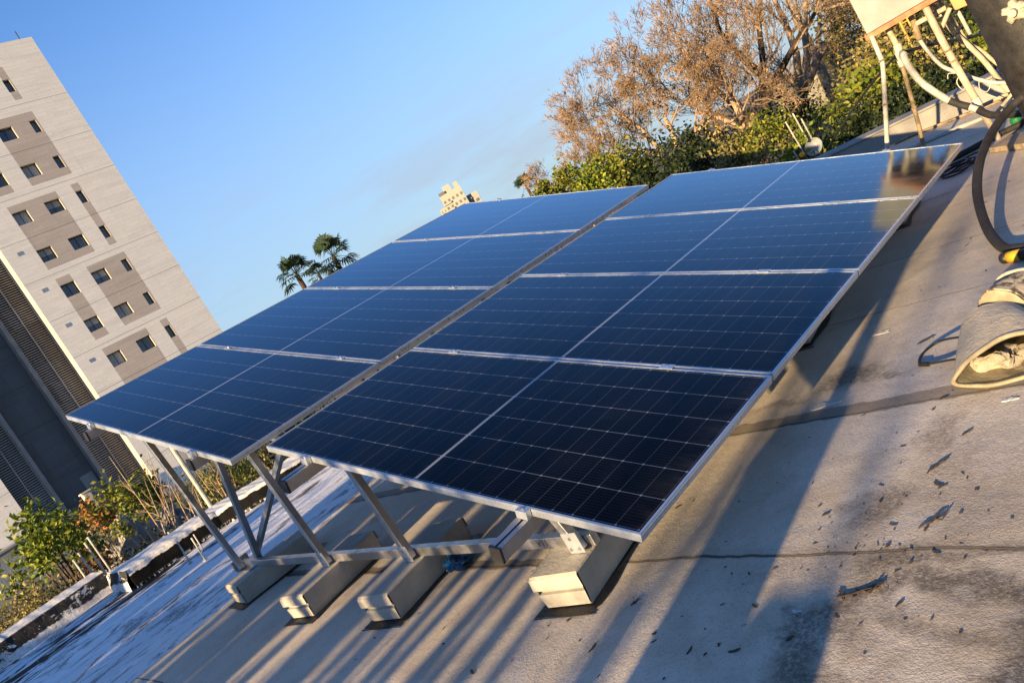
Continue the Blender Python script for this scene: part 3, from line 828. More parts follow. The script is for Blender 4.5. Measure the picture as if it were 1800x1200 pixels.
bp(mb, 'podium_wall', MT['pillar'])
mb = MB(); z = .4
while z > -1.6: mb.box(-54.59, -54.55, 7.4, 9.8, z, z+.10); z -= .2
bp(mb, 'podium_louvre', MT['louvre'])
mb = MB(); mb.box(XF-3, XF-2.9, 20, 20.06, 31.65, 32.7); bp(mb, 'antenna', MT['winframe'])
mb = MB(); mb.box(XF-.5, XF-.44, 25.0, 25.06, 31.65, 32.5); bp(mb, 'antenna', MT['winframe'])
mb = MB(); mb.box(XF-.9, XF-.5, 23.3, 23.6, 31.65, 32.0); bp(mb, 'roof_vent', MT['winframe'])

# fences and small masonry in front of the tower
def rail_fence(label, x, y0, y1, z0, z1):
    f = empty('railing_fence', (x, y0, z0), label, 'fence')
    mb = MB(); n = int((y1-y0)/.16)
    for k in range(n+1): mb.box(x-.02, x+.02, y0+k*.16, y0+k*.16+.05, z0, z1)
    o = mb.build('bars', MT['fence']); part(o, f)
    for z in (z0-.06, z1):
        mb = MB(); mb.box(x-.04, x+.04, y0-.05, y1+.05, z, z+.08); part(mb.build('rail', MT['fence']), f)
    mb = MB(); mb.box(x-.12, x+.12, y0-.1, y1+.1, z0-1.4, z0-.07); part(mb.build('base_wall', MT['pillar']), f)
rail_fence('blue grey railing fence at the left edge, behind the citrus tree', -48, 1.5, 7.2, -1.15, .1)
rail_fence('blue grey railing fence at the foot of the bright tower edge', -48, 12.2, 16.5, -1.95, -.95)
mb = MB(); mb.box(-30.25, -29.9, 5.62, 5.92, -2.2, 1.22); mb.box(-30.3, -29.85, 5.57, 5.97, 1.224, 1.30)
tag(mb.build('gate_post', MT['reveal'], bevel=.02), 'short pale masonry post before the dark recess wall of the tower', 'post')

# ------------------------------------------------------------------ distant white tower
ft = empty('tower_building', (-273.3, 257.5, -20), 'distant cream high-rise with stepped roof rising beyond the panels', 'building')
ft.rotation_euler = (0, 0, R(47))
def fp(mb, name, m): o = mb.build(name, m); o.parent = ft; return o
def slabs(x0, x1, y0, y1, z0, z1):
    mb = MB(); mb.box(x0, x1, y0, y1, z0, z1); fp(mb, 'wall', MT['far_white'])
    mb = MB(); z = z0+1.0
    while z < z1-2:
        n = max(2, int((x1-x0)/1.9)); w = (x1-x0)/n
        for k in range(n): mb.box(x0+k*w+.55, x0+k*w+w-.55, y0-.10, y0-.02, z, z+1.3)
        n = max(2, int((y1-y0)/2.6)); w = (y1-y0)/n
        for k in range(n): mb.box(x1+.02, x1+.1, y0+k*w+.4, y0+k*w+w-.4, z, z+1.6)
        z += 3.1
    fp(mb, 'window_rows', MT['far_grey'])
    z = z0+.2
    while z < z1-2:
        if z > 30:
            mb = MB(); mb.box(x0-.25, x0+(x1-x0)*.35, y0-1.0, y0-.11, z, z+.75); fp(mb, 'balcony', MT['far_white'])
        z += 3.1
# local -y looks back towards the roof; local x runs to the right in the picture
slabs(-7.5, 3.2, -5, 5, 0, 51.5)
slabs(-10.5, -7.55, -3, 4, 0, 46.5)
slabs(3.25, 8.6, -2, 5, 0, 46.0)
mb = MB(); mb.box(-4.5, -.8, -3, 2, 51.6, 55.0); fp(mb, 'roof_block', MT['far_white'])
mb = MB(); mb.box(.8, 3.0, -2, 3, 51.6, 54.4); fp(mb, 'roof_block', MT['far_white'])
mb = MB(); mb.box(-7.3, -4.7, -4.5, 1, 51.6, 53.0); fp(mb, 'roof_block', MT['far_grey'])
for c_ in ft.children: pass

# ------------------------------------------------------------------ vegetation builders
def bush(name, label, cat, c, r, n, lsz, leaf, seed, clumps=18, spread=.30, trunk=None, group=None, bark='bark_dark', core=.0):
    rn = random.Random(seed)
    zb = ground_z(c[0], c[1]); root = empty(name, (c[0], c[1], zb), label, cat, group)
    mb = MB(); cs = []
    for k in range(clumps):
        th = rn.uniform(0, 6.283); z = rn.uniform(-.55, 1); q = math.sqrt(max(0, 1-z*z)); s = rn.uniform(.55, .95)
        cs.append((c[0]+r[0]*s*q*math.cos(th), c[1]+r[1]*s*q*math.sin(th), c[2]+r[2]*s*z, rn.uniform(.6, 1.3)))
    for k in range(n):
        cx, cy, cz, s = cs[rn.randrange(clumps)]
        sg = spread*s
        mb.leaf((rn.gauss(cx, sg*r[0]*.8), rn.gauss(cy, sg*r[1]*.8), rn.gauss(cz, sg*r[2]*.8)), lsz, rn)
    o = mb.build('foliage', LEAF[leaf]); part(o, root)
    mb = MB()
    st_ = trunk or max(.014, r[0]*.028)
    base = (c[0], c[1], zb-.1)
    for k in range(min(9, clumps)):
        q = cs[k]; mid_ = (lerp(base[0], q[0], .45)+rn.gauss(0, .05), lerp(base[1], q[1], .45)+rn.gauss(0, .05), lerp(base[2], q[2], .6))
        mb.tube([base, mid_, q[:3]], [st_, st_*.6, st_*.2], 5)
    part(mb.build('stem', MT[bark]), root)
    return root

def grow(mb, tips, p, d, L, r, depth, rn, up=.25, spread=.75, minr=.004):
    p = Vector(p); d = Vector(d).normalized(); pts = [p.copy()]; n = 3 if depth > 1 else 2
    rad = [r]; q = p.copy(); dd = d.copy()
    for k in range(n):
        dd = (dd+Vector((rn.gauss(0, .16), rn.gauss(0, .16), rn.gauss(up*.25, .14)))).normalized()
        q = q+dd*L/n; pts.append(q.copy()); rad.append(max(minr*.6, r*(1-.35*(k+1)/n)))
    mb.tube(pts, rad, 6 if r > .05 else (4 if r > .012 else 3), cap=False)
    if depth == 0:
        tips.append((pts[-1], dd)); tips.append((pts[-2].lerp(pts[-1], .4), dd)); return
    nb = rn.choice((2, 3, 3)) if depth > 1 else 3
    for k in range(nb):
        ax = dd.orthogonal().normalized(); ax.rotate(Matrix.Rotation(rn.uniform(0, 6.283), 3, dd))
        nd = (dd+ax*rn.uniform(.35, 1.0)*spread+Vector((0, 0, up*.5))).normalized()
        at = pts[-1] if k < 2 else pts[-2].lerp(pts[-1], rn.uniform(0, .8))
        grow(mb, tips, at, nd, L*rn.uniform(.62, .86), max(minr, rad[-1]*rn.uniform(.62, .8)), depth-1, rn, up, spread, minr)

def bare_tree(label, base_xy, limbs, r0, depth, L, bark, leaf, nleaf, lsz, seed, up=.25, spread=.75, name='bare_tree', minr=.006):
    rn = random.Random(seed); zb = ground_z(*base_xy)
    root = empty(name, (base_xy[0], base_xy[1], zb), label, 'tree', 'bare winter trees behind the roof')
    tips = []; tm = MB()
    for pts in limbs:
        n = len(pts); rad = [r0*(1-.62*k/(n-1)) for k in range(n)] if n > 1 else [r0]
        P_ = [Vector(p) for p in pts]
        fine = [P_[0]]
        for a, b in zip(P_, P_[1:]):
            for u in (.34, .67, 1): fine.append(a.lerp(b, u)+Vector((rn.gauss(0, .03), rn.gauss(0, .03), rn.gauss(0, .03))))
        rr = [r0*(1-.62*k/(len(fine)-1)) for k in range(len(fine))]
        tm.tube(fine, rr, 8)
    part(tm.build('trunk', MT[bark], smooth=True), root)
    bm_ = MB()
    for pts in limbs:
        P_ = [Vector(p) for p in pts]
        for j in range(1, len(P_)):
            d = (P_[j]-P_[j-1]).normalized()
            m_ = 3 if j == len(P_)-1 else 2
            for k in range(m_):
                ax = d.orthogonal().normalized(); ax.rotate(Matrix.Rotation(rn.uniform(0, 6.28), 3, d))
                nd = (d*(.9 if k == 0 and j == len(P_)-1 else .5)+ax*rn.uniform(.4, .9)+Vector((0, 0, .2))).normalized()
                grow(bm_, tips, P_[j] if k < 2 else P_[j-1].lerp(P_[j], .6), nd, L*rn.uniform(.8, 1.2), r0*.34, depth, rn, up, spread, minr)
    part(bm_.build('branches', MT['twig'] if bark != 'bark_pale' else MT['twig_pale']), root)
    if nleaf:
        lm = MB()
        for k in range(nleaf):
            p, d = tips[rn.randrange(len(tips))]
            lm.leaf(p+Vector((rn.gauss(0, .05), rn.gauss(0, .05), rn.gauss(-.02, .05))), lsz, rn, .5)
        part(lm.build('dry_leaves', LEAF[leaf]), root)
    return root

# ------------------------------------------------------------------ garden beyond the left parapet
bush('citrus_tree', 'bushy green citrus tree at the left edge, in front of the railing fence', 'tree', (-12.0, .85, .55), (.75, .85, .95), 1900, .13, 'citrus', 11, 16, .24, .05)
bush('shrub', 'shrub with orange tipped leaves beside the pale gate post', 'shrub', (-16, 2.45, .62), (.50, .52, .62), 1500, .10, 'orange', 12, 20, .22)
bush('shrub', 'upright yellow green shrub behind the bare whips, below the bright tower edge', 'shrub', (-13.4, 2.72, .55), (.55, .62, .78), 1500, .11, 'bright', 13, 16, .24)
bush('shrub', 'dark hedge shrub seen through the legs, left of the crossing brace', 'shrub', (-12.5, 4.6, -.35), (1.2, 1.0, .75), 2600, .09, 'olive', 14, 26, .30)
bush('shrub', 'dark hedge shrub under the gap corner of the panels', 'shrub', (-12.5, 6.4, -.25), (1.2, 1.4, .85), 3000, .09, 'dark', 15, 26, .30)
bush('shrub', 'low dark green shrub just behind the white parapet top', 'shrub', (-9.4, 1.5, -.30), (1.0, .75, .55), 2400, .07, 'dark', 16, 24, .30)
bush('shrub', 'small dark red shrub between the rock and the white parapet', 'shrub', (-11.2, 1.15, -.12), (.55, .5, .55), 1100, .07, 'red', 17, 12, .3)
bush('shrub', 'pale dry olive shrub in the lower left corner behind the parapet', 'shrub', (-9.6, -.45, .10), (.7, .6, .62), 1500, .07, 'olive', 18, 14, .28)
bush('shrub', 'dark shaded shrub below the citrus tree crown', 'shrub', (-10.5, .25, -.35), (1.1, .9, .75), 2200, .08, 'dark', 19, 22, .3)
bush('shrub', 'thin yellowing shrub beside the white pole behind the parapet', 'shrub', (-10.5, 3.35, .15), (.5, .6, .75), 800, .08, 'bright', 20, 14, .24)
bush('shrub', 'broad dark shrub in front of the tower railing, behind the whips', 'shrub', (-22, 6.2, -1.2), (2.2, 2.6, 1.0), 2600, .16, 'dark', 21, 24, .3)
bush('shrub', 'broad olive shrub at the foot of the louvred recess', 'shrub', (-24, 2.0, -1.35), (2.4, 2.2, .85), 2400, .16, 'olive', 22, 24, .3)
def whips(label, base, tips_, seed, mat='twig_pale', r=.018):
    rn = random.Random(seed); root = empty('bare_shrub', base, label, 'shrub')
    mb = MB(); tl = []
    for q in tips_:
        b = Vector(base); e = Vector(q); m_ = b.lerp(e, .5)+Vector((rn.gauss(0, .06), rn.gauss(0, .06), .05))
        mb.tube([b, b.lerp(m_, .5), m_, m_.lerp(e, .5), e], [r, r*.85, r*.7, r*.5, r*.25], 5, cap=False)
        for k in range(3):
            s = m_.lerp(e, rn.uniform(0, .8)); d = (e-b).normalized()+Vector((rn.gauss(0, .4), rn.gauss(0, .4), rn.gauss(.1, .3)))
            grow(mb, tl, s, d, .22, r*.4, 1, rn, .3, .7, .004)
    o = mb.build('stems', MT[mat]); part(o, root)
whips('fan of bare pale whips growing before the yellow green shrub', (-9.6, 1.85, -.9), [(-11, 2.2, 1.65), (-11, 2.55, 1.15), (-11, 2.85, .9), (-10.6, 2.35, 1.0), (-10.4, 2.9, .55), (-10.8, 2.7, 1.35), (-10, 2.2, .55)], 31)
whips('dry twiggy shrub right of the white pole behind the parapet', (-9.8, 2.95, -.8), [(-10, 3.2, .75), (-10, 3.5, .5), (-9.9, 2.9, .8), (-10, 3.05, .45), (-10, 3.35, .85)], 32)
whips('dark dry twigs below the citrus tree at the left parapet', (-9.4, .1, -.8), [(-9.6, .25, .50), (-9.5, -.1, .45), (-9.5, .45, .42), (-9.6, 0.0, .6)], 33, 'twig', .014)
whips('young tree with thin orange trunk behind the high panel legs', (-9.4, 2.25, -1.2), [(-9.5, 2.5, .95), (-9.5, 2.32, .75), (-9.5, 2.62, .55)], 34, 'twig_pale', .022)
def rock(label, c, r, seed, mat='rock'):
    rn = random.Random(seed); mb = MB(); ph = [rn.uniform(0, 6) for _ in range(6)]
    def f(u, v):
        th, p = u*6.2832, v*math.pi
        k = 1+.22*math.sin(3*th+ph[0])*math.sin(2*p+ph[1])+.12*math.sin(7*th+5*p+ph[2])+.07*math.sin(13*th-9*p+ph[3])
        return (c[0]+r[0]*k*math.sin(p)*math.cos(th), c[1]+r[1]*k*math.sin(p)*math.sin(th), c[2]+r[2]*k*math.cos(p))
    mb.grid(f, 28, 16, close_u=True)
    return tag(mb.build('rock', MT[mat]), label, 'rock')
rock('large pale rock between the shrubs below the gate post', (-17.5, 3.1, -.75), (1.2, .95, 1.05), 5)
rock('grey rock beside the bare whips behind the parapet', (-12.6, 3.0, -.55), (.6, .45, .65), 6)
mb = MB(); mb.tube([(-7.2, .53, -3), (-7.2, .38, .40), (-7.2, .355, .82)], .014, 6)
pipe_pos = [((-7.2, .40, .82), 'white garden pipe with bare tip, second from the left in its row', 0), ((-7.2, .36, .80), 'white garden pipe standing right behind the parapet jog', .02), ((-7.2, .26, .74), 'white garden pipe, lowest and leftmost of the row of four', .03), ((-7.2, .32, .72), 'white garden pipe between two others behind the parapet jog', .01)]
for k, (p, lab, dx) in enumerate(pipe_pos):
    y = (.41, .47, .20, .29)[k]; top = (.80, .84, .70, .74)[k]
    mb = MB(); mb.tube([(-7.2+dx, y, -3.1), (-7.2+dx, y, top)], .013, 8); mb.tube([(-7.2+dx, y, top+.001), (-7.2+dx, y, top+.02)], .016, 8)
    tag(mb.build('pipe', MT['pipe_white']), lab, 'pipe', 'white pipes behind the left parapet')
mb = MB(); mb.tube([(-7.5, 2.02, -3.1), (-7.5, 2.02, 1.0), (-7.5, 2.03, 2.0)], .034, 10); mb.tube([(-7.5, 2.03, 2.001), (-7.5, 2.03, 2.03)], .042, 10)
tag(mb.build('pole', MT['pipe_white']), 'white pole behind the parapet, beside the highest panel leg', 'pole')
for (x, y, h, fork, lab) in ((-4.62, .60, .27, False, 'single thin rod sticking up from the white coated roof'), (-4.25, .63, .27, True, 'forked thin rod sticking up from the white coated roof')):
    mb = MB(); mb.tube([(x, y, roof(x)-.01), (x-.01, y+.01, roof(x)+h)], .010, 6)
    if fork: mb.tube([(x, y, roof(x)+.08), (x+.01, y+.035, roof(x)+.12), (x+.01, y+.04, roof(x)+h+.02)], .008, 6)
    mb.tube([(x, y, roof(x)), (x, y, roof(x)+.02)], .022, 8)
    tag(mb.build('rod', MT['pipe_white']), lab, 'rod')

# ------------------------------------------------------------------ palms
def palm(label, crown, zb, r, seed, nf=22, trunk_r=.16):
    rn = random.Random(seed); cx, cy, cz = crown
    root = empty('palm_tree', (cx, cy, zb), label, 'palm', 'palms beyond the panels')
    mb = MB(); pts = [(cx+.02*k, cy, lerp(zb, cz, k/8)) for k in range(9)]
    mb.tube(pts, [trunk_r*(1.15-.25*k/8) for k in range(9)], 9); part(mb.build('trunk', MT['bark_dark'], smooth=True), root)
    fm = MB()
    for k in range(nf):
        th = k*2.399+rn.uniform(-.3, .3); el = R(rn.uniform(-55, 78)) if k > 5 else R(rn.uniform(40, 85))
        d = Vector((math.cos(th)*math.cos(el), math.sin(th)*math.cos(el), math.sin(el)))
        base = Vector((cx+.16, cy, cz)); stem = r*rn.uniform(.45, .62); tip = base+d*stem
        fm.tube([base, base+d*stem*.5+Vector((0, 0, .03)), tip], .018, 3, cap=False)
        # fan blade: folded leaflets radiating from the tip, drooping at the ends
        side = d.cross(Vector((0, 0, 1)));
        if side.length < .05: side = Vector((1, 0, 0))
        side.normalize(); upv = side.cross(d).normalized(); nl = 15; R_ = r*rn.uniform(.42, .55)
        for j in range(nl):
            a = lerp(-1.75, 1.75, j/(nl-1)); dd = d*math.cos(a)+side*math.sin(a)
            w = R_*.075; pz = Vector((0, 0, -1)); nrm_ = upv*(.25 if j % 2 else -.05)
            e1 = tip+dd*R_*.62+nrm_*.1*R_; e2 = e1+dd*R_*.38+pz*R_*rn.uniform(.15, .45)
            t_ = dd.cross(upv).normalized()
            fm.face([tip, e1+t_*w, e2, e1-t_*w])
    part(fm.build('fronds', LEAF['palm']), root)
palm('left fan palm with dark fronds against the sky', (-36.9, 22.55, 5.55), -1.9, 1.45, 41)
palm('right fan palm, the taller crown rising behind the panels', (-39.1, 26.75, 5.75), -1.9, 1.70, 42)
palm('small low fan palm half hidden between two larger crowns', (-38.2, 24.6, 5.10), -1.9, .95, 43, 14, .10)
palm('far small palm left of the brown trees', (-36.4, 42.4, 3.6), -2, 1.15, 44, 18, .12)

# ------------------------------------------------------------------ trees beyond the far parapet
bare_tree('large dark forked bare tree with orange brown twigs against the sky', (-6.1, 19.8),
  [[(-6.1, 19.8, -2.3), (-6.55, 19.65, .15)], [(-6.55, 19.65, .05), (-6.15, 19.9, 1.55), (-5.7, 20.1, 2.55), (-5.2, 20.3, 3.6)], [(-6.55, 19.65, .05), (-6.95, 19.4, .9), (-7.15, 19.25, 1.8), (-7.35, 19.15, 2.6)], [(-6.15, 19.9, 1.55), (-6.5, 19.7, 2.7), (-6.4, 19.7, 3.9)], [(-6.3, 19.8, 1.0), (-5.4, 20.3, 1.6), (-4.5, 20.6, 2.2)]],
  .12, 5, .78, 'bark_dark', 'brown', 2300, .06, 51, .28, .78, minr=.0075)
bare_tree('broad low bare tree thick with rusty brown twigs, left of the forked tree', (-5.9, 14.2),
  [[(-6.0, 14.2, -2.3), (-6.0, 14.2, .75)], [(-6.0, 14.2, .7), (-6.4, 13.95, 1.3), (-6.9, 13.6, 1.8)], [(-6.0, 14.2, .7), (-5.5, 14.5, 1.15), (-4.9, 14.9, 1.35)], [(-6.0, 14.2, .75), (-5.9, 14.3, 1.5), (-5.75, 14.4, 2.3)], [(-6.0, 14.2, .75), (-6.3, 14.0, 1.6), (-6.5, 13.9, 2.3)], [(-6.0, 14.2, .72), (-6.5, 14.0, 1.0), (-7.1, 13.5, 1.25)], [(-6.0, 14.2, .7), (-5.4, 14.6, .9), (-4.6, 15.0, 1.0)]],
  .075, 6, .50, 'twig_pale', 'brown', 6000, .045, 52, .16, .85, minr=.0055)
bare_tree('second rusty bare tree filling the gap between low and forked trees', (-5.6, 16.8),
  [[(-5.6, 16.8, -2.2), (-5.6, 16.8, .6)], [(-5.6, 16.8, .5), (-6.1, 16.6, 1.3), (-6.6, 16.3, 2.1)], [(-5.6, 16.8, .5), (-5.1, 17.1, 1.2), (-4.6, 17.3, 1.7)], [(-5.6, 16.8, .55), (-5.6, 16.8, 1.5), (-5.5, 16.9, 2.3)]],
  .08, 5, .60, 'twig_pale', 'brown', 1700, .05, 57, .18, .85, minr=.0065)
bare_tree('thin pale bare tree at the left end of the brown trees', (-6.7, 11.3),
  [[(-6.7, 11.3, -2.4), (-6.65, 11.3, 1.05)], [(-6.65, 11.3, 1.0), (-6.8, 11.2, 1.45), (-6.95, 11.1, 1.7)], [(-6.65, 11.3, 1.0), (-6.45, 11.45, 1.4), (-6.35, 11.5, 1.75)], [(-6.65, 11.3, 1.0), (-6.3, 11.6, 1.25), (-6.0, 11.8, 1.4)]],
  .035, 5, .25, 'twig_pale', 'brown', 2000, .035, 53, .16, .85, minr=.004)
bare_tree('bare brown tree behind the forked tree, its crown reaching the top edge', (-8.5, 26),
  [[(-8.5, 26, -1.9), (-8.1, 25.9, .4)], [(-8.1, 25.9, .3), (-7.2, 26.2, 2.0), (-6.4, 26.4, 3.6)], [(-8.1, 25.9, .3), (-7.6, 26.1, 2.2), (-7.5, 26.2, 4.2)], [(-8.1, 25.9, .3), (-6.8, 26.4, 1.4), (-5.4, 27, 2.4)]],
  .16, 5, 1.05, 'bark_pale', 'brown', 2200, .08, 54, .3, .75)
bare_tree('tangled bare tree under the white sheet box, behind the pipe legs', (-3.6, 24),
  [[(-3.6, 24, -1.9), (-3.4, 24, .2)], [(-3.4, 24, .1), (-2.9, 24.2, 1.4), (-2.2, 24.5, 2.4)], [(-3.4, 24, .1), (-3.7, 23.9, 1.6), (-4.1, 23.8, 2.8)]],
  .12, 5, .75, 'bark_pale', 'brown', 1600, .07, 55, .25, .8)
# pale eucalyptus trunks
for k, (x, y, dx, h, lab) in enumerate(((-8.8, 29.6, .3, 6.2, 'tall pale eucalyptus trunk right of the forked tree'), (-8.0, 30.2, .5, 5.6, 'second pale eucalyptus trunk, nearer the white sheet box'))):
    root = empty('eucalyptus_tree', (x, y, ground_z(x, y)), lab, 'tree')
    zb = ground_z(x, y); mb = MB(); mb.tube([(x, y, zb), (x+.1, y, zb+2), (x+dx*.6, y, zb+4), (x+dx, y+.1, zb+h)], [.24, .20, .15, .07], 8)
    mb.tube([(x+.1, y, zb+2.2), (x+.8, y+.3, zb+3.6), (x+1.2, y+.4, zb+5)], [.12, .08, .04], 6)
    part(mb.build('trunk', MT['bark_pale'], smooth=True), root)
    lm = MB(); rn = random.Random(60+k)
    for c_ in range(16):
        cc = (x+rn.gauss(dx, 1.1), y+.8+rn.gauss(0, .8), zb+rn.uniform(3.6, h+.9))
        for j in range(55): lm.leaf((rn.gauss(cc[0], .26), rn.gauss(cc[1], .26), rn.gauss(cc[2], .2)), .13, rn, .35)
    part(lm.build('foliage', LEAF['olive']), root)
G2 = 'green shrubs behind the far roof edge'
bush('shrub', 'small sunlit bush at the far left tip of the hedge beside the far palm', 'shrub', (-5.85, 9.4, 1.60), (.28, .35, .26), 900, .08, 'bright', 70, 16, .26, group=G2)
bush('shrub', 'sunny yellow green shrub at the left end of the far hedge', 'shrub', (-5.5, 9.75, 1.48), (.42, .42, .42), 1700, .085, 'bright', 71, 18, .26, group=G2)
bush('shrub', 'bright green leafy shrub below the thin pale bare tree', 'shrub', (-5.2, 9.95, 1.38), (.55, .5, .52), 1900, .085, 'citrus', 72, 20, .26, group=G2)
bush('shrub', 'green shrub with pale twigs right of the leafy bright one', 'shrub', (-4.65, 10.3, 1.12), (.5, .5, .55), 1600, .085, 'bright', 73, 18, .26, group=G2)
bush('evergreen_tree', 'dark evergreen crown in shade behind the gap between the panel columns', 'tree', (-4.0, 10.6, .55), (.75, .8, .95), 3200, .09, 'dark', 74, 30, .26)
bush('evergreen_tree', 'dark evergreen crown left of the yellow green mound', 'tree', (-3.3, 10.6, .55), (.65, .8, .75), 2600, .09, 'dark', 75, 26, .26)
bush('shrub', 'rounded yellow green mound of creeper in the sun', 'shrub', (-2.25, 10.0, .10), (.75, .75, .72), 3200, .07, 'olive', 76, 34, .26, group=G2)
bush('shrub', 'sunlit yellow top growth on the creeper mound', 'shrub', (-2.0, 10.2, .58), (.55, .5, .32), 1500, .07, 'bright', 77, 18, .28, group=G2)
ct_ = bush('citrus_tree', 'citrus bush with orange fruit behind the far panel', 'tree', (-1.15, 9.3, .02), (.62, .5, .55), 2300, .085, 'citrus', 78, 24, .26)
for p in ((-.86, 8.78, .27), (-.97, 8.80, .21), (-1.25, 8.82, .30)):
    mb = MB(); mb.grid(lambda u, v: (p[0]+.04*math.sin(v*math.pi)*math.cos(u*6.283), p[1]+.04*math.sin(v*math.pi)*math.sin(u*6.283), p[2]+.038*math.cos(v*math.pi)), 12, 8, close_u=True)
    part(mb.build('orange_fruit', MT['orange_fruit'], smooth=True), ct_)
for k, (c_, r_, lab, lf) in enumerate((((-.55, 9.9, -.10), (.6, .6, .50), 'dark hedge bush directly behind the white dish', 'dark'), ((.0, 10.0, -.05), (.6, .6, .50), 'dark hedge bush behind the tall white pipe leg', 'dark'),
     ((.55, 10.1, -.15), (.6, .6, .50), 'dark hedge bush between the two pipe legs', 'dark'), ((1.1, 10.3, -.25), (.65, .6, .50), 'dark hedge bush at the right end, behind the thick cream leg', 'dark'), ((1.8, 10.6, -.30), (.7, .6, .5), 'dark hedge bush partly behind the black tank', 'dark'))):
    bush('shrub', lab, 'shrub', c_, r_, 2200, .075, lf, 80+k, 26, .28, group='dark hedge bushes along the far parapet')
bush('shrub', 'yellow green leafy bush with large leaves behind the diagonal black cable', 'shrub', (-.95, 12.3, .22), (.75, .6, .55), 1700, .12, 'bright', 86, 22, .26, group=G2)
bush('shrub', 'sunny bush left of the diagonal black cable', 'shrub', (-1.7, 12.0, -.05), (.6, .6, .5), 1700, .09, 'bright', 87, 20, .26, group=G2)
bush('shrub', 'dry brownish bush between the sunny bushes and the hedge', 'shrub', (-1.0, 14.2, .0), (1.1, .8, .75), 2400, .09, 'olive', 88, 26, .28, group=G2)
bush('shrub', 'green bush under the orange plate, left of the black tank', 'shrub', (.55, 13.6, -.35), (.8, .7, .65), 2200, .10, 'citrus', 89, 22, .28, group=G2)
bush('shrub', 'mixed olive bush in the middle distance below the white sheet box', 'shrub', (-2.6, 19, .15), (1.5, 1.2, 1.0), 2600, .12, 'olive', 90, 30, .26, group=G2)
bush('evergreen_tree', 'tall dark green tree behind the pipe legs', 'tree', (-2.6, 22.5, .6), (1.6, 1.4, 1.5), 3600, .13, 'dark', 91, 40, .24)
bush('evergreen_tree', 'green brown tree crown rising beside the white sheet box', 'tree', (-5.0, 25.6, 1.6), (1.5, 1.3, 1.6), 3200, .13, 'olive', 92, 40, .22)
bush('evergreen_tree', 'dark tree crown right behind the forked bare tree', 'tree', (-8.2, 23.5, .1), (1.6, 1.4, 1.1), 3000, .13, 'dark', 93, 34, .26)
bush('evergreen_tree', 'olive green tree filling in behind the eucalyptus trunks', 'tree', (-7.6, 33, .9), (2.6, 1.8, 2.0), 3600, .17, 'olive', 94, 44, .22)
bush('evergreen_tree', 'dark green tree behind the black tank', 'tree', (.2, 17, .2), (1.4, 1.2, 1.3), 3000, .13, 'dark', 95, 34, .26)
bush('evergreen_tree', 'dark green low tree behind the rusty brown bare tree', 'tree', (-7.6, 17.5, .2), (1.9, 1.5, 1.0), 3200, .12, 'dark', 96, 34, .28)
# small pale house seen through the branches
hs = empty('house', (-12, 34.7, -1.5), 'small pale house wall glimpsed between the forked trunk and eucalyptus', 'house')
mb = MB(); mb.box(-13.2, -10.9, 34.6, 38, -2, .9); part(mb.build('wall', mat_plain('pale_house_wall', (.15, .14, .12), .9)), hs)
mb = MB(); mb.hexa([(-13.4, 34.4, .91), (-10.7, 34.4, .91), (-10.7, 38.2, .91), (-13.4, 38.2, .91), (-13.4, 36.2, 1.5), (-10.7, 36.2, 1.5), (-10.7, 36.4, 1.5), (-13.4, 36.4, 1.5)]); part(mb.build('roof', MT['pillar']), hs)
mb = MB(); mb.box(-12.4, -11.8, 34.56, 34.596, -.3, .6); part(mb.build('window', MT['glass']), hs)
# yellow posts
for (a, b, lab) in (((-3.75, 12.15, 1.12), (-3.75, 12.15, -2.2), 'pair of yellow steel posts rising left of the creeper mound'), ((-1.70, 17.35, 1.05), (-1.70, 17.35, -2.0), 'yellow steel ladder frame behind the water box legs')):
    f = empty('ladder_frame', (b[0], b[1], b[2]), lab, 'ladder')
    for dx in (-.07, .07):
        mb = MB(); mb.tube([(a[0]+dx, a[1]+dx*.4, b[2]), (a[0]+dx, a[1]+dx*.4, a[2])], .028, 7); part(mb.build('post', MT['yellow_metal']), f)
    for z in (.2, .55, .9):
        mb = MB(); mb.tube([(a[0]-.07, a[1]-.028, z), (a[0]+.07, a[1]+.028, z)], .016, 6); part(mb.build('rung', MT['yellow_metal']), f)
# dirt path bank
mb = MB(); mb.grid(lambda u, v: (lerp(-4.2, -.8, u), lerp(18.0, 23.5, v), lerp(-1.3, -.9, v)+.08*math.sin(9*u+4*v)), 12, 12)
tag(mb.build('path', mat_plain('dirt_path', (.34, .22, .13), .95, 0, .3, 3, .5, 12), smooth=True), kind='structure')

# ------------------------------------------------------------------ solar water heater stand beyond the array
wh = empty('water_heater', (1.9, 6.2, roof(1.9)), 'white sheet metal water heater box on a rusty frame with cream pipe legs', 'water heater')
mb = MB(); mb.box(1.492, 2.06, 6.02, 6.75, 1.262, 1.72); part(mb.build('casing', MT['white_sheet'], bevel=.006), wh)
mb = MB(); mb.bar((1.47, 6.03, 1.236), (2.10, 6.03, 1.236), .045, .045); mb.bar((1.49, 6.06, 1.236), (1.49, 6.78, 1.236), .04, .043); mb.bar((1.47, 6.74, 1.236), (2.4, 6.74, 1.236), .045, .045)
part(mb.build('steel_frame', MT['rust']), wh)
def wp(pts, r, name, m, n=9):
    mb = MB()
    # smooth the path
    P_ = [Vector(p) for p in pts]; q = []
    for i in range(len(P_)-1):
        p0, p1, p2, p3 = P_[max(i-1, 0)], P_[i], P_[i+1], P_[min(i+2, len(P_)-1)]
        for k in range(5):
            u = k/5; q.append(.5*((2*p1)+(p2-p0)*u+(2*p0-5*p1+4*p2-p3)*u*u+(3*p1-p0-3*p2+p3)*u**3))
    q.append(P_[-1])
    mb.tube(q, r, n); return mb.build(name, MT[m], smooth=True)
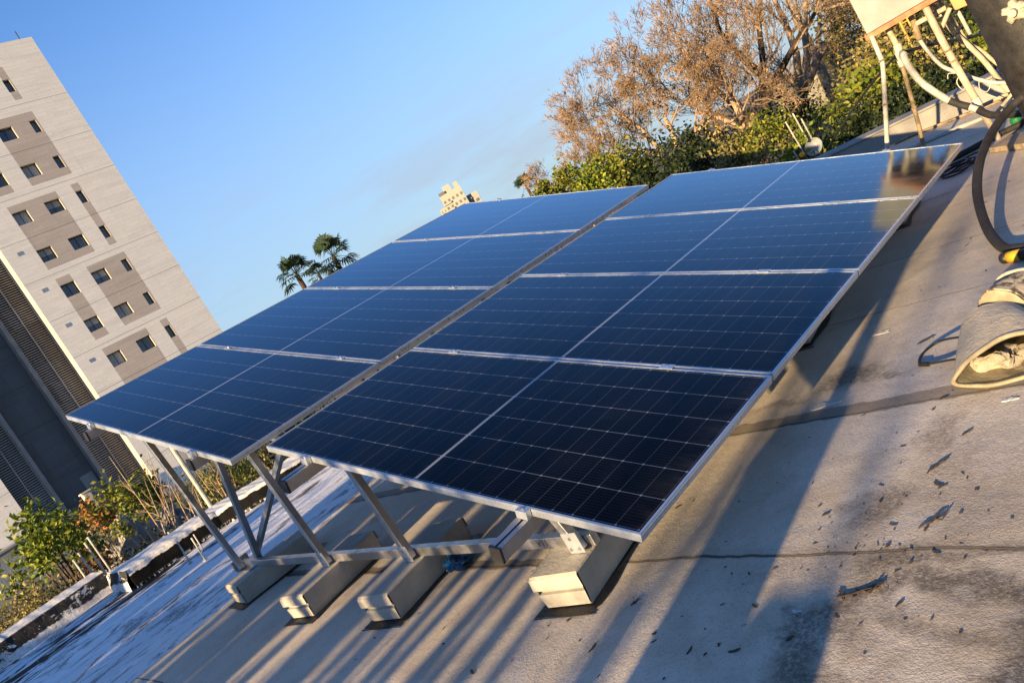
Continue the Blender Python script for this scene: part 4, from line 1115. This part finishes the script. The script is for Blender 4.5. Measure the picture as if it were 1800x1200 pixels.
part(wp([(1.528, 6.0, 1.235), (1.516, 6.0, 1.062), (1.500, 6.0, .957), (1.396, 6.0, .703), (1.297, 6.0, .464), (1.21, 6.0, .26), (1.10, 6.0, -.04)], .021, 'leg', 'pipe_white'), wh)
part(wp([(1.604, 6.2, 1.22), (1.609, 6.2, 1.05), (1.607, 6.2, .976), (1.565, 6.2, .86)], .026, 'leg', 'pipe_cream'), wh)
part(wp([(1.580, 6.2, .90), (1.537, 6.2, .66), (1.459, 6.2, .262), (1.39, 6.2, -.04)], .019, 'leg', 'pipe_rust'), wh)
for (z, r, h) in ((1.02, .036, .03), (.955, .034, .035), (.885, .032, .03)):
    x = lerp(1.578, 1.609, (z-.885)/.135); mb = MB(); mb.tube([(x, 6.2, z-h), (x+.002, 6.2, z+h)], r, 10); part(mb.build('coupling', MT['pipe_white']), wh)
part(wp([(1.981, 6.06, 1.235), (1.982, 6.06, .91), (1.993, 6.06, .579), (2.007, 6.06, .319)], .030, 'leg', 'pipe_cream'), wh)
part(wp([(2.008, 6.06, .27), (2.012, 6.06, .159), (2.022, 6.06, .003), (2.026, 6.06, -.08)], .028, 'leg', 'pipe_cream'), wh)
mb = MB(); mb.tube([(2.004, 6.06, .33), (2.009, 6.06, .26)], .036, 10); part(mb.build('coupling', MT['pipe_white']), wh)
part(wp([(1.96, 6.2, .963), (2.101, 6.2, 1.10)], .019, 'brace', 'pipe_cream'), wh)
part(wp([(1.76, 6.3, 1.12), (2.05, 6.3, 1.115)], .022, 'brace', 'pipe_cream'), wh)
part(wp([(2.06, 6.5, 1.22), (2.07, 6.5, .80)], .017, 'brace', 'pipe_white'), wh)
part(wp([(1.777, 6.3, 1.20), (1.779, 6.3, 1.13), (1.76, 6.3, .978)], .026, 'leg', 'pipe_rust'), wh)
part(wp([(1.76, 6.3, .978), (1.781, 6.3, .835), (1.827, 6.3, .679), (1.925, 6.3, .554), (2.027, 6.3, .434), (2.155, 6.3, .328), (2.40, 6.25, .24)], .017, 'water_pipe', 'pipe_white'), wh)
part(wp([(1.80, 6.8, 1.21), (1.85, 6.8, 1.11), (1.88, 6.8, .887), (1.938, 6.8, .706), (1.996, 6.8, .503), (2.036, 6.8, .281), (2.10, 6.8, .0)], .024, 'leg', 'pipe_cream'), wh)
part(wp([(1.86, 6.9, 1.21), (1.897, 6.9, .936), (1.92, 6.9, .717), (1.99, 6.9, .586), (2.026, 6.9, .483), (2.06, 6.9, .40)], .018, 'water_pipe', 'pipe_cream'), wh)
part(wp([(1.692, 6.0, .96), (1.696, 5.95, .887), (1.738, 5.9, .708), (1.796, 5.9, .565), (1.873, 5.9, .425)], .030, 'insulated_pipe', 'pipe_white'), wh)
part(wp([(1.60, 6.19, .93), (1.65, 6.1, .97), (1.692, 6.0, .955)], .024, 'coupling', 'pipe_white'), wh)
part(wp([(1.873, 5.9, .425), (1.93, 5.9, .36), (1.987, 5.9, .306)], .031, 'pipe_sleeve', 'hose'), wh)
part(wp([(1.985, 5.9, .308), (2.036, 5.9, .250)], .027, 'coupling', 'pipe_white'), wh)
part(wp([(2.036, 5.9, .25), (2.10, 5.85, .19), (2.172, 5.8, .16), (2.40, 5.6, .12), (2.70, 5.3, .12)], .030, 'pipe_sleeve', 'hose'), wh)
for x, y, z, r in ((1.984, 6.06, .80, .036), (1.988, 6.06, .70, .036), (1.506, 6.0, 1.0, .027), (1.37, 6.0, .64, .027), (1.892, 6.8, .84, .029), (1.50, 6.2, .47, .025)):
    mb = MB(); mb.tube([(x, y, z-.009), (x, y, z+.009)], r, 10); mb.tube([(x, y-r+.002, z), (x, y-r-.014, z)], .008, 6); part(mb.build('pipe_clamp', MT['pipe_rust']), wh)
# loose twine loops on the pipes
for pts in ([(1.93, 6.28, .55), (1.88, 6.26, .50), (1.90, 6.25, .42), (1.95, 6.26, .46), (1.96, 6.28, .54)], [(2.03, 6.3, .43), (2.01, 6.28, .36), (2.05, 6.27, .31), (2.09, 6.29, .35), (2.06, 6.3, .40)], [(2.03, 6.28, .30), (2.10, 6.27, .22), (2.12, 6.25, .20)], [(1.90, 6.29, .57), (1.85, 6.27, .60), (1.83, 6.26, .56)]):
    part(wp(pts, .0045, 'twine', 'pipe_white', 5), wh)
part(wp([(1.86, 6.6, .165), (2.10, 6.6, .168)], .018, 'brace', 'pipe_cream'), wh)
part(wp([(1.95, 6.65, .05), (2.14, 6.6, .16)], .016, 'brace', 'pipe_cream'), wh)
# red-oxide plate of the neighbouring cabinet
cb = empty('steel_cabinet', (2.3, 6.9, roof(2.3)), 'orange red primed steel cabinet between the white box and the black tank', 'cabinet')
mb = MB(); mb.hexa([(2.10, 6.3, 1.055), (2.62, 6.3, .985), (2.62, 7.0, .985), (2.10, 7.0, 1.055), (2.08, 6.3, 2.3), (2.62, 6.3, 2.3), (2.62, 7.0, 2.3), (2.08, 7.0, 2.3)])
part(mb.build('cabinet_body', MT['orange'], bevel=.006), cb)
for x, y in ((2.16, 6.92), (2.56, 6.92), (2.56, 6.4)):
    mb = MB(); mb.tube([(x, y, roof(x)), (x, y, 1.0)], .02, 7); part(mb.build('leg', MT['pipe_rust']), cb)
# black standing tank
tk = empty('water_tank', (2.835, 5.08, roof(2.83)), 'tall black cylindrical tank at the upper right with a pale caked fitting', 'tank')
mb = MB(); TR = .325
prof = [(0, .0), (TR*.9, .0), (TR, .03), (TR, .55), (TR+.004, .56), (TR+.004, .60), (TR, .61), (TR, 1.30), (TR+.004, 1.31), (TR+.004, 1.35), (TR, 1.36), (TR, 1.9), (TR*.85, 2.02), (0, 2.08)]
def tf(u, v):
    k = v*(len(prof)-1); i = min(int(k), len(prof)-2); f = k-i
    r = lerp(prof[i][0], prof[i+1][0], f); z = lerp(prof[i][1], prof[i+1][1], f)
    return (2.835+r*math.cos(u*6.2832), 5.08+r*math.sin(u*6.2832), roof(2.83)+.12+z)
mb.grid(tf, 56, len(prof)-1, close_u=True); part(mb.build('tank_body', MT['tank'], smooth=True), tk)
for a in (.6, 2.7, 4.7):
    x, y = 2.835+.25*math.cos(a), 5.08+.25*math.sin(a); mb = MB(); mb.box(x-.05, x+.05, y-.05, y+.05, roof(x)-.01, roof(2.83)+.135); part(mb.build('foot', MT['concrete']), tk)
mb = MB(); rn = random.Random(9)
fx, fy, fz = 2.815, 4.735, .925
def ff(u, v):
    th = u*6.2832; rr = (.072+.014*math.sin(5*th+.6)+.006*math.sin(11*th))*math.sin(v*math.pi*.5+.02)
    return (fx+rr*math.cos(th), fy-.050*math.cos(v*math.pi*.5)-.006*math.sin(9*th)*v, fz+rr*math.sin(th))
mb.grid(ff, 40, 8, close_u=True); fit = mb.build('fitting', MT['fitting']); part(fit, tk)
mb = MB(); mb.tube([(fx, fy-.04, fz), (fx, fy-.11, fz)], .026, 10); part(mb.build('pipe_stub', MT['fitting']), tk)
# black foam-covered hose hanging from the tank
hose = wp([(2.62, 4.86, .36), (2.54, 4.86, .335), (2.47, 4.75, .30), (2.423, 4.5, .257), (2.418, 4.1, .199), (2.45, 3.7, .101), (2.542, 3.3, -.010), (2.665, 3.0, -.068), (2.78, 2.88, -.072), (2.98, 2.78, -.078), (3.25, 2.72, -.09)], .029, 'hose', 'hose', 12)
tag(hose, 'thick black foam covered hose curving from the black tank down to the roof', 'hose')
h2 = wp([(2.35, 6.2, .0), (2.2, 6.15, -.045), (2.03, 6.13, -.05), (1.9, 6.0, -.043), (1.75, 5.86, -.036), (1.62, 5.8, -.03)], .026, 'hose', 'hose', 10)
tag(h2, 'black hose lying on the roof behind the far panel corner', 'hose')
cc = []
for k in range(70):
    a = k*.42; r = .085+.02*math.sin(k*.7); cc.append((1.86+r*1.5*math.cos(a)+.02*math.sin(k*1.3), 5.42+r*1.5*math.sin(a), roof(1.9)+.008+.0006*k))
tag(wp(cc, .007, 'cable_coil', 'black_plastic', 6), 'loose coil of thin black cable beside the far right panel edge', 'cable')
tag(wp([(1.75, 5.62, -.05), (1.9, 5.78, -.055), (2.02, 5.74, -.06), (2.15, 5.95, -.065), (2.2, 6.2, -.07)], .008, 'cable', 'black_plastic', 6), 'thin black cable running from the coil toward the cream leg foot', 'cable')
cc = []
for k in range(40):
    a = k*.5; cc.append((2.93+.07*math.cos(a), 3.02+.09*math.sin(a), roof(2.9)+.008+.001*k))
tag(wp(cc, .006, 'cable_coil', 'black_plastic', 6), 'small black cable coil in shade behind the hose end', 'cable')
tl = empty('hand_tool', (2.73, 2.80, roof(2.73)), 'black tool with a yellow band lying on the roof under the hose end', 'tool')
mb = MB(); mb.tube([(2.692, 2.815, -.072), (2.702, 2.812, -.072), (2.735, 2.800, -.071)], [.020, .029, .030], 12); part(mb.build('nozzle', MT['black_plastic'], smooth=True), tl)
mb = MB(); mb.tube([(2.7351, 2.800, -.071), (2.80, 2.776, -.072)], .031, 12); part(mb.build('yellow_band', MT['yellow'], smooth=True), tl)
mb = MB(); mb.tube([(2.8001, 2.776, -.072), (2.90, 2.74, -.075), (2.98, 2.71, -.078)], [.030, .028, .026], 12); part(mb.build('body', MT['black_plastic'], smooth=True), tl)
# board, conduits, green cap
mb = MB(); mb.hexa([(2.06, 5.60, roof(2.06)+.006), (2.62, 5.05, roof(2.62)+.006), (2.78, 5.24, roof(2.78)+.006), (2.20, 5.80, roof(2.2)+.006), (2.06, 5.60, roof(2.06)+.052), (2.62, 5.05, roof(2.62)+.052), (2.78, 5.24, roof(2.78)+.052), (2.20, 5.80, roof(2.2)+.052)])
tag(mb.build('board', MT['wood'], bevel=.006), 'weathered thick board lying flat on the roof by the black hose', 'board')
tag(wp([(.55, 7.95, -.005), (.783, 8.0, -.012), (1.39, 7.9, -.035), (2.2, 7.75, -.06)], .016, 'conduit', 'pipe_rust', 7), 'brownish conduit lying on the roof nearest the far parapet', 'conduit')
tag(wp([(.9, 7.25, -.015), (1.147, 7.262, -.024), (1.655, 7.27, -.045), (2.3, 7.2, -.068)], .020, 'conduit', 'pipe_white', 7), 'pale conduit lying on the roof between the two legs', 'conduit')
mb = MB(); mb.tube([(2.13, 6.35, -.08), (2.13, 6.34, -.02), (2.13, 6.33, .0)], [.05, .045, .03], 14); mb.tube([(2.13, 6.33, .001), (2.13, 6.32, .02)], .015, 8)
tag(mb.build('bottle_cap', MT['green'], smooth=False), 'small bright green plastic piece on the roof beside the black tank', 'plastic piece')
# diagonal black cables
tag(wp([(-.92, 9.45, .05), (-.60, 9.1, .20), (.2, 8.7, .60), (1.0, 7.9, .88), (1.57, 6.25, 1.0)], .014, 'cable', 'black_plastic', 7), 'black cable rising diagonally from the white dish to the pipe legs', 'cable')
tag(wp([(1.57, 6.3, .96), (1.75, 6.7, .86), (1.9, 7.2, .72), (2.1, 7.9, .62)], .016, 'cable', 'black_plastic', 7), 'black cable running level behind the cream pipe legs', 'cable')
# white dish with antenna rods
dh = empty('satellite_dish', (-.80, 9.05, -.6), 'white dish with thin antenna rods behind the far parapet end', 'dish')
mb = MB()
dd_ = Vector((.45, -.85, .25)).normalized(); dx_ = dd_.orthogonal().normalized(); dy_ = dd_.cross(dx_)
dc = Vector((-.80, 9.05, .27))
def df(u, v): return dc+(dx_*math.cos(u*6.2832)*1.15+dy_*math.sin(u*6.2832))*(.11*v)-dd_*(.05*(1-v*v))
mb.grid(df, 30, 6, close_u=True)
def df2(u, v): return df(u, v)-dd_*.012
mb.grid(df2, 30, 6, close_u=True)
part(mb.build('reflector', MT['dish'], smooth=True), dh)
for (a, b) in (((-.98, 9.05, .75), (-.93, 9.05, -.4)), ((-.86, 9.1, .80), (-.84, 9.1, -.4)), ((-.80, 9.12, .68), (-.80, 9.12, -.4)), ((-1.05, 9.0, .35), (-1.0, 9.0, -.4))):
    mb = MB(); mb.tube([b, a], .010, 6); part(mb.build('rod', MT['pipe_white']), dh)

# ------------------------------------------------------------------ battered buckets
t = NT('cement_crusted_plastic'); o = t.obj()
n1 = t.noise(o, 9, 6, .7); n2 = t.noise(o, 38, 5, .7)
c = t.mix(t.ramp(n1, .35, .6), (.40, .345, .25), (.33, .295, .24)); c = t.mix(t.ramp(n2, .60, .72), c, (.10, .08, .06))
MT['bucket'] = t.done(c, .75, 0, t.bump(t.add(n1, n2), .7, .01))
t = NT('tar_crusted_plastic'); o = t.obj(); n1 = t.noise(o, 14, 6, .75)
c = t.mix(t.ramp(n1, .44, .56), (.045, .036, .026), (.34, .29, .215)); MT['tarred'] = t.done(c, .8, 0, t.bump(n1, .9, .012))
MT['cream_in'] = mat_plain('cream_bucket_lining', (.25, .215, .135), .6, 0, .25, 14, .4, 30)
def bucket(label, mouth, axis, flat, r0, r1, L, seed, outer, inner, spin=0.0, handle=None):
    rn = random.Random(seed); A = Vector(axis).normalized(); c0 = Vector(mouth)
    zz = Vector((0, 0, 1)); x = A.cross(zz).normalized(); y = x.cross(A).normalized()
    root = empty('bucket', (c0.x, c0.y, roof(c0.x)), label, 'bucket')
    ph = [rn.uniform(0, 6) for _ in range(5)]
    def ring(th, v, rr):
        w = 1+.05*math.sin(2*th+ph[0])+.035*math.sin(3*th+ph[1]+3*v)+.02*math.sin(7*th+ph[2]+5*v)
        return c0+A*(L*v+.012*math.sin(3*th+ph[3])*(1-v))+x*(rr*w*math.cos(th))+y*(rr*w*flat*(lerp(1, 1/flat*.9, v) if flat < 1 else 1)*math.sin(th))
    mb = MB()
    mb.grid(lambda u, v: ring(u*6.2832, v, lerp(r0, r1, v)), 48, 14, close_u=True)
    mb.grid(lambda u, v: ring(u*6.2832, 1, r1*(1-v)+1e-4)+A*.004*math.sin(9*u), 48, 3, close_u=True)
    part(mb.build('shell', outer, smooth=True), root)
    mb = MB()
    mb.grid(lambda u, v: ring(u*6.2832, lerp(.01, .94, v), lerp(r0, r1, v)*.955), 48, 14, close_u=True)
    mb.grid(lambda u, v: ring(u*6.2832, .94, r1*.955*(1-v)+1e-4), 48, 3, close_u=True)
    part(mb.build('lining', inner, smooth=True), root)
    mb = MB()
    def rim(u, v):
        th = u*6.2832; a = v*6.2832; p = ring(th, 0, r0); out = (x*math.cos(th)+y*math.sin(th))
        return p+out*.010*math.cos(a)+A*.010*math.sin(a)
    mb.grid(rim, 48, 8, close_u=True); part(mb.build('rim', inner, smooth=True), root)
    if handle:
        part(wp(handle, .0055, 'handle', 'black_plastic', 6), root)
        mb = MB(); mb.tube(handle[2:4] if len(handle) > 4 else handle[:2], .011, 8); part(mb.build('grip', MT['black_plastic']), root)
    return root, ring
# nearer bucket: squashed mouth towards the sun
bk, rg = bucket('battered cream bucket lying on its side, crusted mouth toward the camera', (3.03, 1.41, roof(3.0)+.088), (-.38, 1, .10), .46, .20, .120, .33, 21, MT['bucket'], MT['cream_in'],
   handle=[(2.845, 1.50, -.02), (2.72, 1.66, -.075), (2.60, 1.70, -.086), (2.555, 1.72, -.086), (2.535, 1.83, -.085), (2.60, 1.92, -.08), (2.80, 1.74, -.02)])
mb = MB(); rn = random.Random(77)
for k in range(5):
    th = rn.uniform(3.3, 6.1); v = rn.uniform(.05, .5); p = rg(th, v, .195*rn.uniform(.25, .85)); s = rn.uniform(.02, .05)
    i = 0
    ph = rn.uniform(0, 6)
    mb.grid(lambda u, w: p+Vector((s*(1+.35*math.sin(3*u*6.28+ph)+.3*math.sin(7*u*6.28+5*w))*math.sin(w*math.pi)*math.cos(u*6.283), s*math.sin(w*math.pi)*math.sin(u*6.283)*(1+.3*math.sin(7*w+ph)), s*.55*math.cos(w*math.pi))), 9, 6, close_u=True)
lm_ = mb.build('dried_cement', MT['bucket']); part(lm_, bk); lm_['kind'] = 'stuff'
# torn cement skin sagging inside the mouth
mb = MB()
def skin(u, v):
    th = lerp(math.pi*1.02, math.pi*1.98, u); w = lerp(.10, .95, v)
    p = rg(th, lerp(.06, .42, math.sin(v*math.pi*.5)), .185*w)
    return p+Vector((.012*math.sin(17*u+9*v), .02*math.sin(11*u*v+2)+.012*math.sin(23*u), .022*math.sin(7*u+5*v)*math.sin(9*v)+.010*math.sin(29*u+13*v)))
mb.grid(skin, 34, 16)
part(mb.build('cement_skin', MT['bucket']), bk)
bk2, rg2 = bucket('second bucket behind the battered one, tar crusted wall around a bright cream base', (3.005, 1.93, roof(3.0)+.122), (-.22, -.97, .06), 1.0, .124, .120, .17, 22, MT['tarred'], MT['bucket'])
mb = MB(); mb.grid(lambda u, v: rg2(u*6.2832, 1, .115*(1-v)+1e-4)+Vector((-.22, -.97, .06)).normalized()*(.010+.012*math.sin(v*3.1)), 48, 6, close_u=True)
part(mb.build('cream_base', MT['cream_in'], smooth=True), bk2)

# ------------------------------------------------------------------ scattered chips of old coating on the roof
deb = [(2.89, .71), (3.01, .53), (3.17, .48), (2.92, .45), (2.47, .64), (2.52, .58), (2.65, .63), (2.71, .64), (2.92, .28), (2.75, .13), (2.79, .12), (2.84, .17), (2.94, .09), (2.65, -.07), (2.48, -.14), (2.11, -.08), (1.88, .11), (1.79, .77), (2.06, .73), (2.75, 1.36), (2.73, 1.27), (2.91, 1.04), (2.38, -.16), (1.87, -.17), (1.49, -.27), (1.31, -.35), (.94, -.21), (1.62, -.03), (2.31, -.15), (2.82, .37), (2.9, .35), (3.05, .03)]
def chip_mesh(seed):
    rn = random.Random(seed); mb = MB(); n = 9; L = rn.choice((.010, .014, .022, .036))*rn.uniform(.7, 1.2); W_ = min(L*.6, .010)*rn.uniform(.6, 1.3)
    top = []; bot = []; bend = rn.uniform(-.5, .5)
    for k in range(n):
        a = 6.2832*k/n; x = L*.5*math.cos(a)*rn.uniform(.8, 1.15); y = W_*.5*math.sin(a)*rn.uniform(.6, 1.3)+bend*x*x/L
        z = .0005+.0012*abs(x)/L*rn.uniform(0, 2)
        top.append((x, y, z+.0014)); bot.append((x, y, 0))
    mb.face(top)
    for k in range(n): mb.face([bot[k], bot[(k+1) % n], top[(k+1) % n], top[k]])
    return mb
rn = random.Random(5)
spots = list(deb)
while len(spots) < 130:
    x, y = rn.uniform(.2, 3.4), rn.uniform(-.75, 1.4)
    if rn.random() < .45: x, y = rn.gauss(2.75, .28), rn.gauss(.35, .38)
    spots.append((x, y))
for k in range(26): spots.append((rn.uniform(2.2, 3.0), rn.uniform(2.4, 5.2)))
for k in range(120): spots.append((rn.gauss(2.5, .5), rn.uniform(-.5, 1.9)) if k % 3 else (rn.gauss(2.8, .2), rn.gauss(.36, .05)))
cm = [chip_mesh(s).build('coating_chip', MT['chip']) for s in range(14)]
for k, (x, y) in enumerate(spots):
    o = cm[k] if k < len(cm) else cm[k % len(cm)].copy()
    if k >= len(cm): COL.objects.link(o)
    s = rn.uniform(.7, 1.3)*(1.25 if k < len(deb) else (.75 if k < 156 else .38))
    o.location = (x, y, roof(x)+.001); o.rotation_euler = (rn.uniform(-.1, .1), rn.uniform(-.1, .1)+SX, rn.uniform(0, 6.28)); o.scale = (s, s, s)
    tag(o, 'small dark curled chip of old coating scattered on the bare roof', 'chip', 'dark coating chips scattered over the roof')
# twiggy debris and thicker strips
for k, (x, y, L, a, lab) in enumerate(((2.93, .50, .16, .9, 'forked dark twig lying on the sunlit roof near the right edge'), (2.80, .13, .20, .25, 'longest dark twig strip on the roof inside the stained ring area'), (2.86, .83, .17, 1.0, 'curved dark strip lying in the brown stain below the buckets'), (1.91, .08, .09, .9, 'thin dark sliver lying right of the nearest block'), (2.50, 2.0, .13, .5, 'dark sliver on the roof left of the bucket handle'))):
    mb = MB(); rn2 = random.Random(300+k); c_, s_ = math.cos(a), math.sin(a)
    L *= .65
    pts = [(x+(q-.5)*L*c_+rn2.gauss(0, .004), y+(q-.5)*L*s_+rn2.gauss(0, .006), roof(x)+.004+.002*math.sin(9*q)) for q in (0, .2, .4, .6, .8, 1)]
    mb.tube(pts, [.0015, .0035, .0045, .0045, .003, .0015], 6)
    if k in (0, 1): mb.tube([pts[3], (pts[3][0]+.03, pts[3][1]-.02, pts[3][2]+.006), (pts[3][0]+.045, pts[3][1]+.02, pts[3][2]+.008)], [.003, .003, .0015], 5)
    tag(mb.build('twig', MT['bark_dark']), lab, 'twig', 'dark twigs and strips on the roof')
def flake(label, x, y, r, seed):
    rn2 = random.Random(seed); n = 26; mb = MB(); top = []
    for k in range(n):
        a = 6.2832*k/n; q = r*(1+.35*math.sin(3*a+seed)+rn2.uniform(-.25, .25)); top.append((x+q*1.5*math.cos(a), y+q*.55*math.sin(a), roof(x)+.002+.002*rn2.random()))
    mb.face(top)
    for k in range(n):
        a, b = top[k], top[(k+1) % n]; mb.face([(a[0], a[1], roof(x)+.0005), (b[0], b[1], roof(x)+.0005), b, a])
    tag(mb.build('paint_flake', MT['paint_flake']), label, 'paint flake')
flake('torn white coating flake on the brown seam between panel and bucket', 2.15, 1.50, .042, 2)
flake('pale flake on the roof below the shadow fork, left of the handle', 2.20, 2.25, .030, 4)
flake('small pale flake in the lower sunlit stain area', 2.62, .05, .010, 7)
flake('small pale flake at the right edge below the buckets', 3.02, 1.25, .02, 9)

# ------------------------------------------------------------------ unseen things added behind the camera to shade the roof
vs = empty('shadow_shaft', (2.62, -3.55, roof(2.6)), 'unseen block with thin pipes added behind the camera to cast a shadow band', 'shadow caster')  # unseen block and pipes, added so their shadow bands cross the roof
mb = MB(); mb.box(2.55, 2.88, -3.8, -3.45, roof(2.6)-.02, .80); mb.box(2.535, 2.895, -3.82, -3.43, .804, .84); part(mb.build('shaft', MT['felt'], bevel=.01), vs)
mb = MB(); mb.tube([(2.82, -3.62, .84), (2.82, -3.62, 1.45)], .05, 12); part(mb.build('shadow_pipe', MT['pipe_white']), vs)
mb = MB(); mb.box(2.882, 3.20, -3.75, -3.5, roof(2.9)-.02, .60); part(mb.build('shaft_step', MT['felt'], bevel=.06), vs)
mb = MB(); mb.tube([(2.34, -3.6, roof(2.3)-.02), (2.34, -3.6, .62)], .045, 12); part(mb.build('shadow_pipe', MT['pipe_white']), vs)
def column_tree(x, y, r, ztop, seed, lab):  # unseen cypress column, added to throw a strip of shade on the roof
    rn2 = random.Random(seed); zb = -3.1
    root = empty('shadow_cypress', (x, y, zb), lab, 'tree', 'unseen cypress columns added to shade the roof')
    mb = MB(); mb.tube([(x, y, zb), (x, y, ztop-.3)], [r*.25, r*.1], 6); part(mb.build('trunk', MT['bark_dark']), root)
    mb = MB()
    ph = [rn2.uniform(0, 6) for _ in range(4)]
    def cf(u, v):
        th = u*6.2832; k = (1-.5*v**6)*(1 if v < .98 else .02); k *= .80+.10*math.sin(5*th+9*v+ph[0])+.06*math.sin(9*th-21*v+ph[1])
        return (x+r*k*math.cos(th), y+r*k*math.sin(th), lerp(zb+.4, ztop, v))
    mb.grid(cf, 14, 22, close_u=True)
    n = int(500*r/.3)
    for q in range(n):
        v = rn2.uniform(.3, 1); th = rn2.uniform(0, 6.283); k = r*rn2.uniform(.75, 1.08)*(1-.5*v**6)
        mb.leaf((x+k*math.cos(th), y+k*math.sin(th), lerp(zb+.4, ztop, v)+rn2.uniform(-.05, .12)), .10, rn2, .5)
    part(mb.build('foliage', LEAF['cypress']), root)
# opaque spans, in X at the front of the array, between the narrow strips of sun
lit = [(-2.32, -2.17), (-2.01, -1.96), (-.80, -.72), (-.60, -.44), (.02, .10), (.17, .22), (.38, .52), (.61, .645), (.74, .87), (.98, 1.02), (1.09, 1.17), (1.28, 1.36), (1.44, 2.05)]
TY = -9.0
kx = SUN_AZ[0]*9.0
spans = []; x = -7.4
for a, b in lit:
    spans.append((x, a)); x = b
kk = 0
for a, b in spans:
    n = max(1, round((b-a)/.62)); w = (b-a)/n
    for j in range(n):
        xc = a+w*(j+.5); top = 2.75 if xc > -3.2 else 2.15
        column_tree(xc+kx, TY+rnd.uniform(-.12, .12), w*(.62 if xc > -2.3 else .80), top+rnd.uniform(-.2, .2), 500+kk, 'unseen dark cypress column added behind the camera to shade the roof'); kk += 1
column_tree(2.24+kx, TY, .20, 1.95, 600, 'unseen dark cypress column added behind the camera to shade the roof')

# unseen thin bare tree, added to dapple the right of the roof
bare_tree('unseen thin bare tree added behind the camera to dapple the roof with twig shadows', (3.4, -15),
  [[(3.4, -15, -3.1), (3.3, -15, 1.4)], [(3.3, -15, 1.3), (2.9, -15, 2.2), (2.6, -14.9, 3.2)], [(3.3, -15, 1.3), (3.7, -15, 2.4), (3.9, -15.1, 3.4)], [(3.3, -15, 1.0), (4.0, -15, 1.8), (4.4, -15, 2.4)]],
  .07, 4, .55, 'bark_dark', 'brown', 500, .08, 58, .2, .8)

# unseen leaf cloud, added to break up the shadow of the cypress columns
rn = random.Random(808); root = empty('shrub', (-.3, -8.0, -3.1), 'unseen loose leaf cloud added behind the camera to break up the cypress shadow', 'shrub')
mb = MB()
for k in range(520):
    cx, cz = rn.uniform(-3.2, 2.3), rn.uniform(.2, 3.6)
    if cx > 1.5 and rn.random() < .6: continue
    for j in range(8): mb.leaf((rn.gauss(cx, .06), rn.gauss(-8.0, .12), rn.gauss(cz, .20)), .085, rn, .5)
part(mb.build('foliage', LEAF['cypress']), root)
mb = MB()
for k in range(16):
    x0 = rn.uniform(-.8, .2); x1 = lerp(-3.2, 2.2, k/15)+rn.uniform(-.15, .15)
    mb.tube([(x0, -8, -3.1), (lerp(x0, x1, .7), -8.05, -.8), (x1, -8, rn.uniform(2.2, 3.5))], [.03, .02, .006], 5, cap=False)
part(mb.build('stem', MT['bark_dark']), root)
